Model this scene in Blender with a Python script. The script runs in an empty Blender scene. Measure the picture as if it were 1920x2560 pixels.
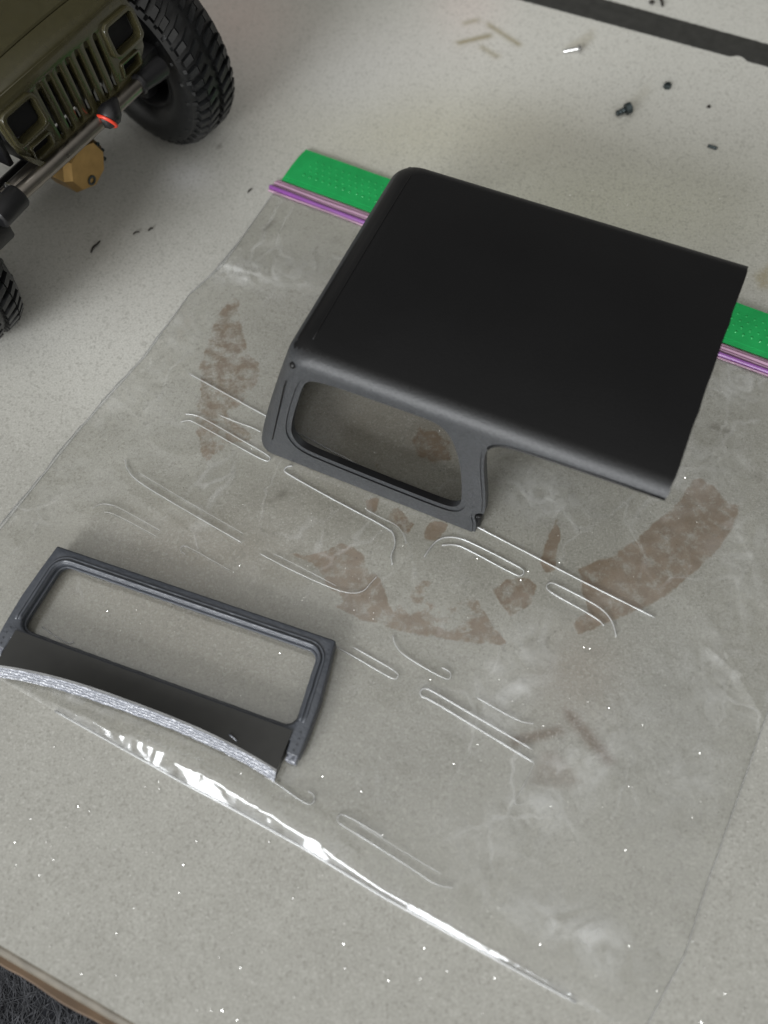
import bpy, bmesh, math, random
import numpy as np
from mathutils import Vector, Matrix, noise
from mathutils.geometry import tessellate_polygon

random.seed(7); rng = np.random.default_rng(7)
S = 0.001                                   # all lengths below are millimetres
scene = bpy.context.scene
COL = scene.collection

# ------------------------------------------------------------------ camera
FPX, PITCH, ROLL, CAMH = 2120.09, 1.120079, -0.072489, 175.526
CX, CY = 960.0, 1280.0
fwd = np.array([0, math.cos(PITCH), -math.sin(PITCH)])
rt = np.array([1.0, 0, 0]); up = np.cross(rt, fwd)
cR = math.cos(ROLL) * rt + math.sin(ROLL) * up
cU = -math.sin(ROLL) * rt + math.cos(ROLL) * up
cO = np.array([0, 0, CAMH])
cam = bpy.data.cameras.new("camera"); camo = bpy.data.objects.new("camera", cam); COL.objects.link(camo)
M = Matrix.Identity(4)
for r in range(3):
    M[r][0] = cR[r]; M[r][1] = cU[r]; M[r][2] = -fwd[r]; M[r][3] = cO[r] * S
camo.matrix_world = M
cam.sensor_fit = 'VERTICAL'; cam.sensor_height = 24.0; cam.lens = 24.0 * FPX / 2560.0
cam.clip_start = 0.005; cam.clip_end = 50
cam.dof.use_dof = True; cam.dof.focus_distance = 0.195; cam.dof.aperture_fstop = 7.5
scene.camera = camo

# ------------------------------------------------------------------ light
world = bpy.data.worlds.new("World"); scene.world = world; world.use_nodes = True
bg = world.node_tree.nodes["Background"]
wnt = world.node_tree                         # added glow high on the near side, dark opposite to keep the roof black
wg = wnt.nodes.new("ShaderNodeTexCoord"); wd = wnt.nodes.new("ShaderNodeVectorMath"); wd.operation = 'DOT_PRODUCT'
wd.inputs[1].default_value = Vector((-0.32, -0.66, 0.68)).normalized()     # towards the window side of the room
wr = wnt.nodes.new("ShaderNodeValToRGB"); mr = wnt.nodes.new("ShaderNodeMapRange"); mr.inputs[1].default_value = -1.0; mr.inputs[2].default_value = 1.0
wnt.links.new(wg.outputs["Generated"], wd.inputs[0]); wnt.links.new(wd.outputs["Value"], mr.inputs[0]); wnt.links.new(mr.outputs[0], wr.inputs[0])
wr.color_ramp.interpolation = 'EASE'
wr.color_ramp.elements[0].position = 0.56; wr.color_ramp.elements[0].color = (0.05, 0.05, 0.047, 1)
wr.color_ramp.elements[1].position = 0.86; wr.color_ramp.elements[1].color = (1.05, 1.04, 1.0, 1)
# pale far wall, low down on the other side of the room
wx = wnt.nodes.new("ShaderNodeSeparateXYZ"); wnt.links.new(wg.outputs["Generated"], wx.inputs[0])
def wramp(src, a, b, ca, cb):
    r_ = wnt.nodes.new("ShaderNodeMapRange"); r_.interpolation_type = 'SMOOTHSTEP'
    for i_, v_ in enumerate((a, b, ca, cb)): r_.inputs[i_ + 1].default_value = v_
    wnt.links.new(src, r_.inputs[0]); return r_.outputs[0]
wm = wnt.nodes.new("ShaderNodeMath"); wm.operation = 'MULTIPLY'
wnt.links.new(wramp(wx.outputs["Z"], 0.40, 0.62, 1, 0), wm.inputs[0]); wnt.links.new(wramp(wx.outputs["Y"], 0.0, 0.5, 0, 1), wm.inputs[1])
wmix = wnt.nodes.new("ShaderNodeMix"); wmix.data_type = 'RGBA'
wnt.links.new(wm.outputs[0], wmix.inputs[0]); wnt.links.new(wr.outputs[0], wmix.inputs[6]); wmix.inputs[7].default_value = (0.30, 0.29, 0.27, 1)
wnt.links.new(wmix.outputs[2], bg.inputs[0]); bg.inputs[1].default_value = 0.86

def area(name, pos, target, sx, sy, power, col):
    l = bpy.data.lights.new(name, 'AREA'); l.shape = 'RECTANGLE'; l.size = sx; l.size_y = sy
    l.energy = power; l.color = col
    o = bpy.data.objects.new(name, l); COL.objects.link(o)
    o.location = pos
    o.rotation_euler = (Vector(target) - Vector(pos)).to_track_quat('-Z', 'Y').to_euler()
    return o
area("window_light", (-1.95, -2.5, 1.28), (0, 0.1, 0), 1.6, 1.1, 145.0, (0.97, 0.985, 1.0))
scene.view_settings.view_transform = 'Standard'; scene.view_settings.look = 'None'
scene.view_settings.exposure = 0.0; scene.view_settings.gamma = 1.0
scene.render.engine = 'CYCLES'
scene.cycles.transparent_max_bounces = 10; scene.cycles.max_bounces = 5; scene.cycles.diffuse_bounces = 2; scene.cycles.glossy_bounces = 3

# ------------------------------------------------------------------ helpers
def U(px, z=0.0):
    """photo pixel (1920x2560) -> world point in mm on the plane at height z"""
    d = fwd + ((px[0] - CX) / FPX) * cR - ((px[1] - CY) / FPX) * cU
    return cO + d * ((z - cO[2]) / d[2])

def zoomed(pts, s, ox, oy):
    return [(p[0] / s + ox, p[1] / s + oy) for p in pts]

class Frame:
    def __init__(self, ox, oy, yaw):
        self.o = (ox, oy); self.yaw = yaw; self.c = math.cos(yaw); self.s = math.sin(yaw)
    def local(self, w):
        x, y = w[0] - self.o[0], w[1] - self.o[1]
        return (self.c * x + self.s * y, -self.s * x + self.c * y)
    def px(self, p, z=0.0): return self.local(U(p, z))

def empty(name, frame, z=0.0):
    o = bpy.data.objects.new(name, None); COL.objects.link(o)
    o.location = (frame.o[0] * S, frame.o[1] * S, z * S); o.rotation_euler = (0, 0, frame.yaw)
    o.empty_display_size = 0.01
    return o

def tag(o, label=None, cat=None, group=None, kind=None):
    if label: o["label"] = label
    if cat: o["category"] = cat
    if group: o["group"] = group
    if kind: o["kind"] = kind
    return o

def finish(me, smooth=40):
    if smooth is None: return
    for p in me.polygons: p.use_smooth = True
    if smooth < 179: me.set_sharp_from_angle(angle=math.radians(smooth))

def link(name, me, mat, parent=None, smooth=40):
    finish(me, smooth)
    if mat is not None and not me.materials: me.materials.append(mat)
    o = bpy.data.objects.new(name, me); COL.objects.link(o); o.parent = parent
    return o

def from_bm(name, bm, mat, parent=None, smooth=40, recalc=True):
    if recalc: bmesh.ops.recalc_face_normals(bm, faces=bm.faces)
    bmesh.ops.scale(bm, vec=(S, S, S), verts=bm.verts)
    me = bpy.data.meshes.new(name); bm.to_mesh(me); bm.free()
    return link(name, me, mat, parent, smooth)

def bevel(bm, w, seg=2, ang=35):
    es = [e for e in bm.edges if len(e.link_faces) == 2 and e.calc_face_angle(0) > math.radians(ang)]
    bmesh.ops.bevel(bm, geom=es, offset=w, segments=seg, affect='EDGES', profile=0.5, clamp_overlap=True)

def box(bm, c, d, rot=None):
    m = Matrix.Translation(c) @ (rot.to_4x4() if rot else Matrix.Identity(4)) @ Matrix.Diagonal((d[0], d[1], d[2], 1))
    return bmesh.ops.create_cube(bm, size=1, matrix=m)["verts"]

def basis(d):
    d = Vector(d).normalized()
    a = Vector((0, 0, 1)) if abs(d.z) < 0.9 else Vector((1, 0, 0))
    u = d.cross(a).normalized(); return u, d.cross(u).normalized()

def tube(bm, pts, r, n=10, closed=False, caps=True, up_=None):
    pts = [Vector(p) for p in pts]; N = len(pts); rings = []
    for i, p in enumerate(pts):
        a = pts[(i - 1) % N] if (closed or i > 0) else pts[i]
        b = pts[(i + 1) % N] if (closed or i < N - 1) else pts[i]
        d = (b - a).normalized()
        w = Vector((0, 0, 1)) if up_ is None else Vector(up_)
        if abs(d.dot(w)) > 0.95: w = Vector((1, 0, 0))
        u = d.cross(w).normalized(); v = u.cross(d).normalized()
        rr = float(r[i] if hasattr(r, "__len__") else r)
        rings.append([bm.verts.new(p + rr * (math.cos(t) * u + math.sin(t) * v)) for t in
                      [2 * math.pi * k / n for k in range(n)]])
    last = N if closed else N - 1
    for i in range(last):
        A, B = rings[i], rings[(i + 1) % N]
        for k in range(n): bm.faces.new((A[k], A[(k + 1) % n], B[(k + 1) % n], B[k]))
    if caps and not closed:
        bm.faces.new(rings[0][::-1]); bm.faces.new(rings[-1])

def lathe(bm, prof, axis_o, axis, n=32, closed=False):
    """prof: (along, radius)"""
    ax = Vector(axis).normalized(); u, v = basis(ax); o = Vector(axis_o); rings = []
    for s, r in [(float(a_), float(b_)) for a_, b_ in prof]:
        if r < 1e-6: rings.append([bm.verts.new(o + s * ax)])
        else: rings.append([bm.verts.new(o + s * ax + r * (math.cos(t) * u + math.sin(t) * v)) for t in
                            [2 * math.pi * k / n for k in range(n)]])
    seq = list(zip(rings, rings[1:])) + ([(rings[-1], rings[0])] if closed else [])
    for A, B in seq:
        for k in range(n):
            k2 = (k + 1) % n
            if len(A) == 1 and len(B) == 1: continue
            if len(A) == 1: bm.faces.new((A[0], B[k], B[k2]))
            elif len(B) == 1: bm.faces.new((A[k], B[0], A[k2]))
            else: bm.faces.new((A[k], A[k2], B[k2], B[k]))

def plate_bm(loops, lo, hi, cut_b=None):
    """flat plate with holes in (a, b), between depths lo and hi -> bmesh with verts (a, b, depth)"""
    bm = bmesh.new()
    flat = [p for l in loops for p in l]
    tris = tessellate_polygon([[Vector((p[0], p[1], 0)) for p in l] for l in loops])
    T = [bm.verts.new((p[0], p[1], hi)) for p in flat]; B = [bm.verts.new((p[0], p[1], lo)) for p in flat]
    for t in tris:
        if len(set(t)) < 3: continue
        try:
            bm.faces.new([T[i] for i in t]); bm.faces.new([B[i] for i in t][::-1])
        except ValueError: pass
    k = 0
    for l in loops:
        n = len(l)
        for i in range(n):
            a, b = k + i, k + (i + 1) % n
            try: bm.faces.new((T[a], T[b], B[b], B[a]))
            except ValueError: pass
        k += n
    bmesh.ops.recalc_face_normals(bm, faces=bm.faces)
    if cut_b is not None:
        for cb in cut_b:
            bmesh.ops.bisect_plane(bm, geom=bm.verts[:] + bm.edges[:] + bm.faces[:], plane_co=(0, cb, 0), plane_no=(0, 1, 0))
    bmesh.ops.dissolve_limit(bm, angle_limit=0.01, verts=bm.verts, edges=bm.edges)
    return bm

def rrect(cx, cy, w, h, r, n=5):
    out = []
    for sx, sy, a0 in ((1, 1, 0), (-1, 1, 90), (-1, -1, 180), (1, -1, 270)):
        for k in range(n + 1):
            a = math.radians(a0 + 90 * k / n)
            out.append((cx + sx * (w / 2 - r) + r * math.cos(a), cy + sy * (h / 2 - r) + r * math.sin(a)))
    return out

def resample(pts, step, closed=False):
    P = [np.array(p, float) for p in pts]
    if closed: P = P + [P[0]]
    out = []
    for a, b in zip(P, P[1:]):
        L = np.linalg.norm(b - a); n = max(1, int(L / step))
        for k in range(n): out.append(a + (b - a) * k / n)
    if not closed: out.append(P[-1])
    return np.array(out)

def chaikin(pts, it=2, closed=True):
    P = [np.array(p, float) for p in pts]
    for _ in range(it):
        Q = []
        n = len(P)
        if not closed: Q.append(P[0])
        for i in range(n if closed else n - 1):
            a, b = P[i], P[(i + 1) % n]
            Q += [a * .75 + b * .25, a * .25 + b * .75]
        if not closed: Q.append(P[-1])
        P = Q
    return [tuple(p) for p in P]

def offset_poly(pts, d):
    P = np.array(pts, float); n = len(P)
    area2 = sum(P[i][0] * P[(i + 1) % n][1] - P[(i + 1) % n][0] * P[i][1] for i in range(n))
    sgn = 1 if area2 > 0 else -1
    out = []
    for i in range(n):
        a, b, c = P[i - 1], P[i], P[(i + 1) % n]
        t = (c - a) / (np.linalg.norm(c - a) + 1e-9)
        out.append(tuple(b + sgn * d * np.array([t[1], -t[0]])))
    return out

# ------------------------------------------------------------------ materials
def new_mat(name):
    m = bpy.data.materials.new(name); m.use_nodes = True
    nt = m.node_tree; b = nt.nodes["Principled BSDF"]
    return m, nt, b

def N(nt, typ, **kw):
    n = nt.nodes.new(typ)
    for k, v in kw.items():
        if k in n.inputs: n.inputs[k].default_value = v
        else: setattr(n, k, v)
    return n

def ramp(nt, src, p0, p1, c0=(0, 0, 0, 1), c1=(1, 1, 1, 1)):
    r = nt.nodes.new("ShaderNodeValToRGB"); e = r.color_ramp.elements
    e[0].position = p0; e[1].position = p1; e[0].color = c0; e[1].color = c1
    nt.links.new(src, r.inputs[0]); return r.outputs[0]

def mixc(nt, fac, a, b, mode='MIX'):
    m = nt.nodes.new("ShaderNodeMix"); m.data_type = 'RGBA'; m.blend_type = mode
    for sock, v in ((m.inputs[0], fac), (m.inputs[6], a), (m.inputs[7], b)):
        if hasattr(v, "is_linked"): nt.links.new(v, sock)
        elif isinstance(v, (int, float)): sock.default_value = v
        else: sock.default_value = (*v[:3], 1)
    return m.outputs[2]

def math_(nt, op, a, b=None):
    m = nt.nodes.new("ShaderNodeMath"); m.operation = op
    for i, v in enumerate((a, b)):
        if v is None: continue
        if hasattr(v, "is_linked"): nt.links.new(v, m.inputs[i])
        else: m.inputs[i].default_value = v
    return m.outputs[0]

def coords(nt, kind="Object"):
    return nt.nodes.new("ShaderNodeTexCoord").outputs[kind]

def noise_(nt, scale, detail=3, rough=0.5, vec=None, dist=0.0):
    n = nt.nodes.new("ShaderNodeTexNoise")
    n.inputs["Scale"].default_value = scale; n.inputs["Detail"].default_value = detail
    n.inputs["Roughness"].default_value = rough; n.inputs["Distortion"].default_value = dist
    nt.links.new(vec if vec is not None else coords(nt), n.inputs["Vector"])
    return n.outputs["Fac"]

def bump(nt, b, h, strength, dist):
    n = nt.nodes.new("ShaderNodeBump"); n.inputs["Strength"].default_value = strength
    n.inputs["Distance"].default_value = dist
    nt.links.new(h, n.inputs["Height"]); nt.links.new(n.outputs[0], b.inputs["Normal"])
    return n

def simple(name, col, rough=0.5, metal=0.0, spec=0.5, nscale=900, var=0.25, bmp=0.0, bdist=1e-4, coat=0.0):
    m, nt, b = new_mat(name)
    b.inputs["Metallic"].default_value = metal; b.inputs["Specular IOR Level"].default_value = spec
    f = noise_(nt, nscale, 4)
    c0 = [c * (1 - var) for c in col]; c1 = [c * (1 + var) for c in col]
    nt.links.new(mixc(nt, f, c0, c1), b.inputs["Base Color"])
    rr = nt.nodes.new("ShaderNodeMapRange"); rr.inputs[3].default_value = max(0.02, rough - 0.08); rr.inputs[4].default_value = min(1, rough + 0.08)
    nt.links.new(noise_(nt, nscale * .4, 3), rr.inputs[0]); nt.links.new(rr.outputs[0], b.inputs["Roughness"])
    b.inputs["Coat Weight"].default_value = coat
    if bmp: bump(nt, b, f, bmp, bdist)
    return m

# black 3D-printed plastic of the removable top: fine pebbled texture
def mat_top():
    m, nt, b = new_mat("black_pebbled_plastic")
    f = noise_(nt, 2000, 3, 0.6); g = noise_(nt, 60, 3)
    nt.links.new(mixc(nt, g, (0.0045, 0.0045, 0.005), (0.0075, 0.0075, 0.008)), b.inputs["Base Color"])
    vd = nt.nodes.new("ShaderNodeTexVoronoi"); vd.inputs["Scale"].default_value = 210; nt.links.new(coords(nt), vd.inputs["Vector"])
    bc = b.inputs["Base Color"].links[0].from_socket      # a few specks of pale dust
    dust = math_(nt, 'MULTIPLY', ramp(nt, vd.outputs["Distance"], 0.02, 0.055, (1, 1, 1, 1), (0, 0, 0, 1)), ramp(nt, noise_(nt, 45, 2), 0.52, 0.62))
    nt.links.new(mixc(nt, math_(nt, 'MULTIPLY', dust, 0.5), bc, (0.09, 0.09, 0.09)), b.inputs["Base Color"])
    b.inputs["Specular IOR Level"].default_value = 0.32
    b.inputs["Roughness"].default_value = 0.38
    bump(nt, b, f, 0.25, 1.2e-4)
    return m
M_TOP = mat_top()
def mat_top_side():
    """grainy print grey on outer walls; on the shoulder it paints in the highlight"""
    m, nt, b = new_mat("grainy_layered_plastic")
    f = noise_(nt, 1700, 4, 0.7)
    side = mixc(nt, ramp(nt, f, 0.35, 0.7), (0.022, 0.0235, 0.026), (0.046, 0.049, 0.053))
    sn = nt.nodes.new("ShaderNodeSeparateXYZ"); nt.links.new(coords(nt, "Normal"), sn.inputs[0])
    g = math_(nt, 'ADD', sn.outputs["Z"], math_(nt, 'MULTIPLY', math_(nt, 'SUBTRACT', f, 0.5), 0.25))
    nt.links.new(mixc(nt, ramp(nt, g, 0.70, 0.99), side, (0.006, 0.006, 0.0065)), b.inputs["Base Color"])  # lighter by normal: the shoulder highlight is put into the colour
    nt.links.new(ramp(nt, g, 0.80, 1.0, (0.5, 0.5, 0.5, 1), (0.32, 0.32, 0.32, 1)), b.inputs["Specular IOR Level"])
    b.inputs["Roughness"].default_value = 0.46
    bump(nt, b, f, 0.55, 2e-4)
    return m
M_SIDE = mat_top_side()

def mat_print():
    m, nt, b = new_mat("dark_grey_printed_plastic")
    co = coords(nt)
    w = nt.nodes.new("ShaderNodeTexWave"); w.wave_type = 'BANDS'; w.bands_direction = 'Z'
    w.inputs["Scale"].default_value = 900; w.inputs["Distortion"].default_value = 1.2; w.inputs["Detail"].default_value = 1
    nt.links.new(co, w.inputs["Vector"])
    f = noise_(nt, 1800, 3)
    nt.links.new(mixc(nt, noise_(nt, 120, 2), (0.048, 0.054, 0.066), (0.072, 0.079, 0.094)), b.inputs["Base Color"])
    b.inputs["Roughness"].default_value = 0.36; b.inputs["Specular IOR Level"].default_value = 0.6
    h = math_(nt, 'ADD', math_(nt, 'MULTIPLY', w.outputs["Fac"], 0.8), math_(nt, 'MULTIPLY', f, 0.5))
    bump(nt, b, h, 0.6, 1.5e-4)
    return m
M_PRINT = mat_print()
M_COWL = simple("smooth_bed_side_plastic", (0.031, 0.031, 0.0295), 0.38, 0, 0.45, 260, 0.2, 0.06, 1e-4)

def mat_print_edge():
    """layer-line face of the same print: coarse silvery layer ridges"""
    m, nt, b = new_mat("layered_print_edge")
    w = nt.nodes.new("ShaderNodeTexWave"); w.bands_direction = 'Z'
    w.inputs["Scale"].default_value = 520; w.inputs["Distortion"].default_value = 4.5
    w.inputs["Detail"].default_value = 2; w.inputs["Detail Scale"].default_value = 2.0
    nt.links.new(coords(nt), w.inputs["Vector"])
    nt.links.new(mixc(nt, w.outputs["Fac"], (0.07, 0.078, 0.098), (0.26, 0.275, 0.32)), b.inputs["Base Color"])
    b.inputs["Roughness"].default_value = 0.3; b.inputs["Specular IOR Level"].default_value = 0.9
    bump(nt, b, math_(nt, 'ADD', w.outputs["Fac"], noise_(nt, 1500, 3)), 0.6, 2.0e-4)
    return m
M_EDGE = mat_print_edge()

def mat_table():
    m, nt, b = new_mat("speckled_laminate")
    co = coords(nt)
    big = noise_(nt, 14, 4, 0.55, co); mid = noise_(nt, 90, 4, 0.6, co); fine = noise_(nt, 2300, 4, 0.8, co); fine2 = noise_(nt, 2100, 2, 0.6, co)
    base = mixc(nt, big, (0.335, 0.33, 0.30), (0.395, 0.39, 0.356))
    base = mixc(nt, math_(nt, 'MULTIPLY', ramp(nt, mid, 0.42, 0.72), 0.45), base, (0.46, 0.457, 0.42))
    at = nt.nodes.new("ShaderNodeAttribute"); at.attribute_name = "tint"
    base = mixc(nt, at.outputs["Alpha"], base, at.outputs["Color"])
    base = mixc(nt, math_(nt, 'MULTIPLY', ramp(nt, fine, 0.44, 0.66), 0.60), base, (0.22, 0.215, 0.19))
    base = mixc(nt, math_(nt, 'MULTIPLY', ramp(nt, fine2, 0.55, 0.7), 0.35), base, (0.58, 0.575, 0.55))
    vo = nt.nodes.new("ShaderNodeTexVoronoi"); vo.inputs["Scale"].default_value = 1900; nt.links.new(co, vo.inputs["Vector"])
    vs_ = nt.nodes.new("ShaderNodeSeparateColor"); nt.links.new(vo.outputs["Color"], vs_.inputs[0])
    base = mixc(nt, math_(nt, 'MULTIPLY', ramp(nt, vs_.outputs[0], 0.78, 0.95), 0.35), base, (0.20, 0.195, 0.17))
    base = mixc(nt, math_(nt, 'MULTIPLY', ramp(nt, vs_.outputs[1], 0.80, 0.97), 0.18), base, (0.62, 0.615, 0.58))
    st = nt.nodes.new("ShaderNodeAttribute"); st.attribute_name = "stain"
    sep = nt.nodes.new("ShaderNodeSeparateColor"); nt.links.new(st.outputs["Color"], sep.inputs[0])
    # crisp brown residue, worn through in flecks; G = how worn
    wear = noise_(nt, 330, 6, 0.74, co)
    edge = math_(nt, 'ADD', sep.outputs[0], math_(nt, 'ADD', math_(nt, 'MULTIPLY', math_(nt, 'SUBTRACT', mid, 0.5), 1.2), math_(nt, 'MULTIPLY', math_(nt, 'SUBTRACT', wear, 0.5), 0.7)))
    body = ramp(nt, edge, 0.44, 0.60)
    holes = ramp(nt, math_(nt, 'SUBTRACT', math_(nt, 'ADD', wear, 0.20), math_(nt, 'MULTIPLY', sep.outputs[1], 0.46)), 0.40, 0.58)
    bf = math_(nt, 'MULTIPLY', math_(nt, 'MULTIPLY', body, holes), math_(nt, 'ADD', math_(nt, 'MULTIPLY', wear, 0.5), 0.50))
    brown = mixc(nt, noise_(nt, 300, 3, 0.7, co), (0.135, 0.092, 0.06), (0.29, 0.215, 0.15))
    base = mixc(nt, bf, base, brown)
    # dark grime
    base = mixc(nt, math_(nt, 'MULTIPLY', ramp(nt, math_(nt, 'ADD', sep.outputs[2], math_(nt, 'MULTIPLY', math_(nt, 'SUBTRACT', wear, 0.5), 1.6)), 0.40, 1.0), 0.6), base, (0.12, 0.11, 0.09))
    nt.links.new(base, b.inputs["Base Color"])
    rr = nt.nodes.new("ShaderNodeMapRange"); rr.inputs[3].default_value = 0.30; rr.inputs[4].default_value = 0.5
    nt.links.new(mid, rr.inputs[0]); nt.links.new(rr.outputs[0], b.inputs["Roughness"])
    b.inputs["Specular IOR Level"].default_value = 0.5
    return m
M_TABLE = mat_table()

def mat_film(name="clear_bag_film", haze=0.02, tint=(0.985, 0.984, 0.976), gloss=1.0, rough=0.14, hazevar=True):
    m = bpy.data.materials.new(name); m.use_nodes = True; nt = m.node_tree
    for n in list(nt.nodes): nt.nodes.remove(n)
    out = nt.nodes.new("ShaderNodeOutputMaterial")
    tr = nt.nodes.new("ShaderNodeBsdfTransparent"); tr.inputs[0].default_value = (*tint, 1)
    df = nt.nodes.new("ShaderNodeBsdfDiffuse"); df.inputs[0].default_value = (0.82, 0.83, 0.83, 1)
    gl = nt.nodes.new("ShaderNodeBsdfGlossy"); gl.inputs["Roughness"].default_value = rough
    gl.inputs[0].default_value = (0.95, 0.97, 1.0, 1)
    fr = nt.nodes.new("ShaderNodeLayerWeight"); fr.inputs[0].default_value = 0.5
    co = coords(nt)
    if hazevar:
        bp = nt.nodes.new("ShaderNodeBump"); bp.inputs["Strength"].default_value = 0.22; bp.inputs["Distance"].default_value = 8e-4
        h = math_(nt, 'ADD', noise_(nt, 70, 2, 0.6, co, 0.0), math_(nt, 'MULTIPLY', noise_(nt, 320, 1, 0.6, co), 0.18))
        nt.links.new(h, bp.inputs["Height"])
        nt.links.new(bp.outputs[0], gl.inputs["Normal"]); nt.links.new(bp.outputs[0], fr.inputs["Normal"])
    m1 = nt.nodes.new("ShaderNodeMixShader"); m2 = nt.nodes.new("ShaderNodeMixShader")
    if hazevar:
        ha = nt.nodes.new("ShaderNodeAttribute"); ha.attribute_name = "scuff_glare"
        hz = math_(nt, 'MULTIPLY', ramp(nt, noise_(nt, 120, 3, 0.7, co, 0.0), 0.50, 0.75), haze)
        mpn = nt.nodes.new("ShaderNodeMapping"); mpn.inputs["Scale"].default_value = (1.0, 0.55, 1.0); mpn.inputs["Rotation"].default_value = (0, 0, 0.7); nt.links.new(co, mpn.inputs[0])
        wv = nt.nodes.new("ShaderNodeTexNoise"); wv.inputs["Scale"].default_value = 90; wv.inputs["Detail"].default_value = 3; nt.links.new(co, wv.inputs["Vector"])
        va = nt.nodes.new("ShaderNodeVectorMath"); va.operation = 'MULTIPLY_ADD'; va.inputs[1].default_value = (0.012, 0.012, 0.0); nt.links.new(wv.outputs["Color"], va.inputs[0]); nt.links.new(mpn.outputs[0], va.inputs[2])
        ve = nt.nodes.new("ShaderNodeTexVoronoi"); ve.feature = 'DISTANCE_TO_EDGE'; ve.inputs["Scale"].default_value = 75; nt.links.new(va.outputs[0], ve.inputs["Vector"])
        crs = math_(nt, 'MULTIPLY', ramp(nt, ve.outputs["Distance"], 0.0, 0.035, (1, 1, 1, 1), (0, 0, 0, 1)), math_(nt, 'MULTIPLY', ramp(nt, noise_(nt, 30, 3, 0.6, co), 0.48, 0.68), 0.16))
        hz = math_(nt, 'ADD', hz, crs)
        hz = math_(nt, 'ADD', hz, math_(nt, 'MULTIPLY', ha.outputs["Fac"], ramp(nt, noise_(nt, 110, 5, 0.72, co, 1.6), 0.40, 0.66)))
        nt.links.new(hz, m1.inputs[0])
    else: m1.inputs[0].default_value = haze
    nt.links.new(tr.outputs[0], m1.inputs[1]); nt.links.new(df.outputs[0], m1.inputs[2])
    sch = math_(nt, 'ADD', math_(nt, 'MULTIPLY', math_(nt, 'POWER', fr.outputs["Facing"], 5.0), 0.90), 0.055)
    nt.links.new(math_(nt, 'MINIMUM', math_(nt, 'MULTIPLY', sch, gloss), 0.9), m2.inputs[0])
    nt.links.new(m1.outputs[0], m2.inputs[1]); nt.links.new(gl.outputs[0], m2.inputs[2])
    nt.links.new(m2.outputs[0], out.inputs[0])
    return m
M_FILM = mat_film()
M_FILM_BACK = mat_film("clear_back_film", 0.004, (0.985, 0.984, 0.976), 1.0, 0.14, False)
M_RIDGE_FAINT = mat_film("faint_film_ridge", 0.12, (0.95, 0.95, 0.95), 1.2, 0.3, False)
M_RIDGE = mat_film("moulded_film_ridge", 0.30, (0.9, 0.9, 0.9), 2.2, 0.25, False)

def mat_zip(name, col, translucent=0.35, rough=0.22):
    m, nt, b = new_mat(name)
    f = noise_(nt, 260, 4)
    nt.links.new(mixc(nt, f, [c * .8 for c in col], [min(1, c * 1.2) for c in col]), b.inputs["Base Color"])
    b.inputs["Roughness"].default_value = rough; b.inputs["Specular IOR Level"].default_value = 0.6
    t = nt.nodes.new("ShaderNodeBsdfTransparent"); t.inputs[0].default_value = (*[min(1, c * 1.6 + .15) for c in col], 1)
    mx = nt.nodes.new("ShaderNodeMixShader"); mx.inputs[0].default_value = translucent
    out = nt.nodes["Material Output"]
    nt.links.new(b.outputs[0], mx.inputs[1]); nt.links.new(t.outputs[0], mx.inputs[2]); nt.links.new(mx.outputs[0], out.inputs[0])
    return m
M_GREEN = mat_zip("green_zip_band", (0.028, 0.44, 0.125), 0.30, 0.14)
M_PURPLE = mat_zip("purple_zip_track", (0.20, 0.055, 0.26), 0.12)
M_PINK = mat_zip("pink_zip_rib", (0.50, 0.33, 0.44), 0.35)

M_OLIVE = simple("olive_satin_paint", (0.038, 0.034, 0.015), 0.24, 0, 0.6, 700, 0.2, 0.06, 1e-4, 0.6)
M_BLACKP = simple("black_moulded_plastic", (0.008, 0.008, 0.009), 0.38, 0, 0.5, 800, 0.3)
M_DARK = simple("dark_recess_plastic", (0.005, 0.005, 0.0055), 0.6, 0, 0.3, 800, 0.3)
M_RUBBER = simple("black_tyre_rubber", (0.008, 0.0085, 0.009), 0.36, 0, 0.5, 500, 0.35, 0.2, 2e-4)
M_STEEL = simple("brushed_steel_tube", (0.29, 0.265, 0.235), 0.30, 1.0, 0.5, 600, 0.15)
M_CHROME = simple("bright_steel", (0.62, 0.62, 0.62), 0.18, 1.0, 0.5, 500, 0.1)
M_BLUED = simple("blackened_steel", (0.06, 0.075, 0.078), 0.4, 0.8, 0.5, 500, 0.2)
M_BRASS = simple("machined_brass", (0.42, 0.27, 0.105), 0.38, 0.9, 0.5, 400, 0.25, 0.1, 1e-4)
M_RED = simple("red_orange_plastic", (0.62, 0.045, 0.02), 0.4, 0, 0.5, 500, 0.15)
M_TAPE = simple("black_tape", (0.034, 0.034, 0.031), 0.6, 0, 0.35, 350, 0.5, 0.3, 2e-4)
M_WOOD = simple("worn_brown_edging", (0.10, 0.062, 0.034), 0.55, 0, 0.4, 160, 0.55, 0.3, 4e-4)
M_RIM = simple("grimy_laminate_rim", (0.13, 0.115, 0.09), 0.55, 0, 0.3, 300, 0.5)
M_TRIM = simple("blue_grey_trim", (0.05, 0.06, 0.068), 0.5, 0, 0.4, 200, 0.4)
M_CARPET = simple("dark_woven_fabric", (0.02, 0.021, 0.025), 0.95, 0, 0.1, 240, 0.7, 0.5, 1e-3)
M_PILE = simple("dark_fabric_fibre", (0.06, 0.062, 0.068), 0.9, 0, 0.15, 90, 0.8)
M_LINT = simple("dark_lint", (0.03, 0.028, 0.024), 0.8, 0, 0.2, 900, 0.3)
M_FLECK = simple("mirror_fleck", (0.85, 0.85, 0.83), 0.25, 1.0, 0.5, 300, 0.05)

# ================================================================== tabletop
TF = Frame(*U((0, 2396))[:2], math.radians(-28.6))       # p along the front edge, q into the table

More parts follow.
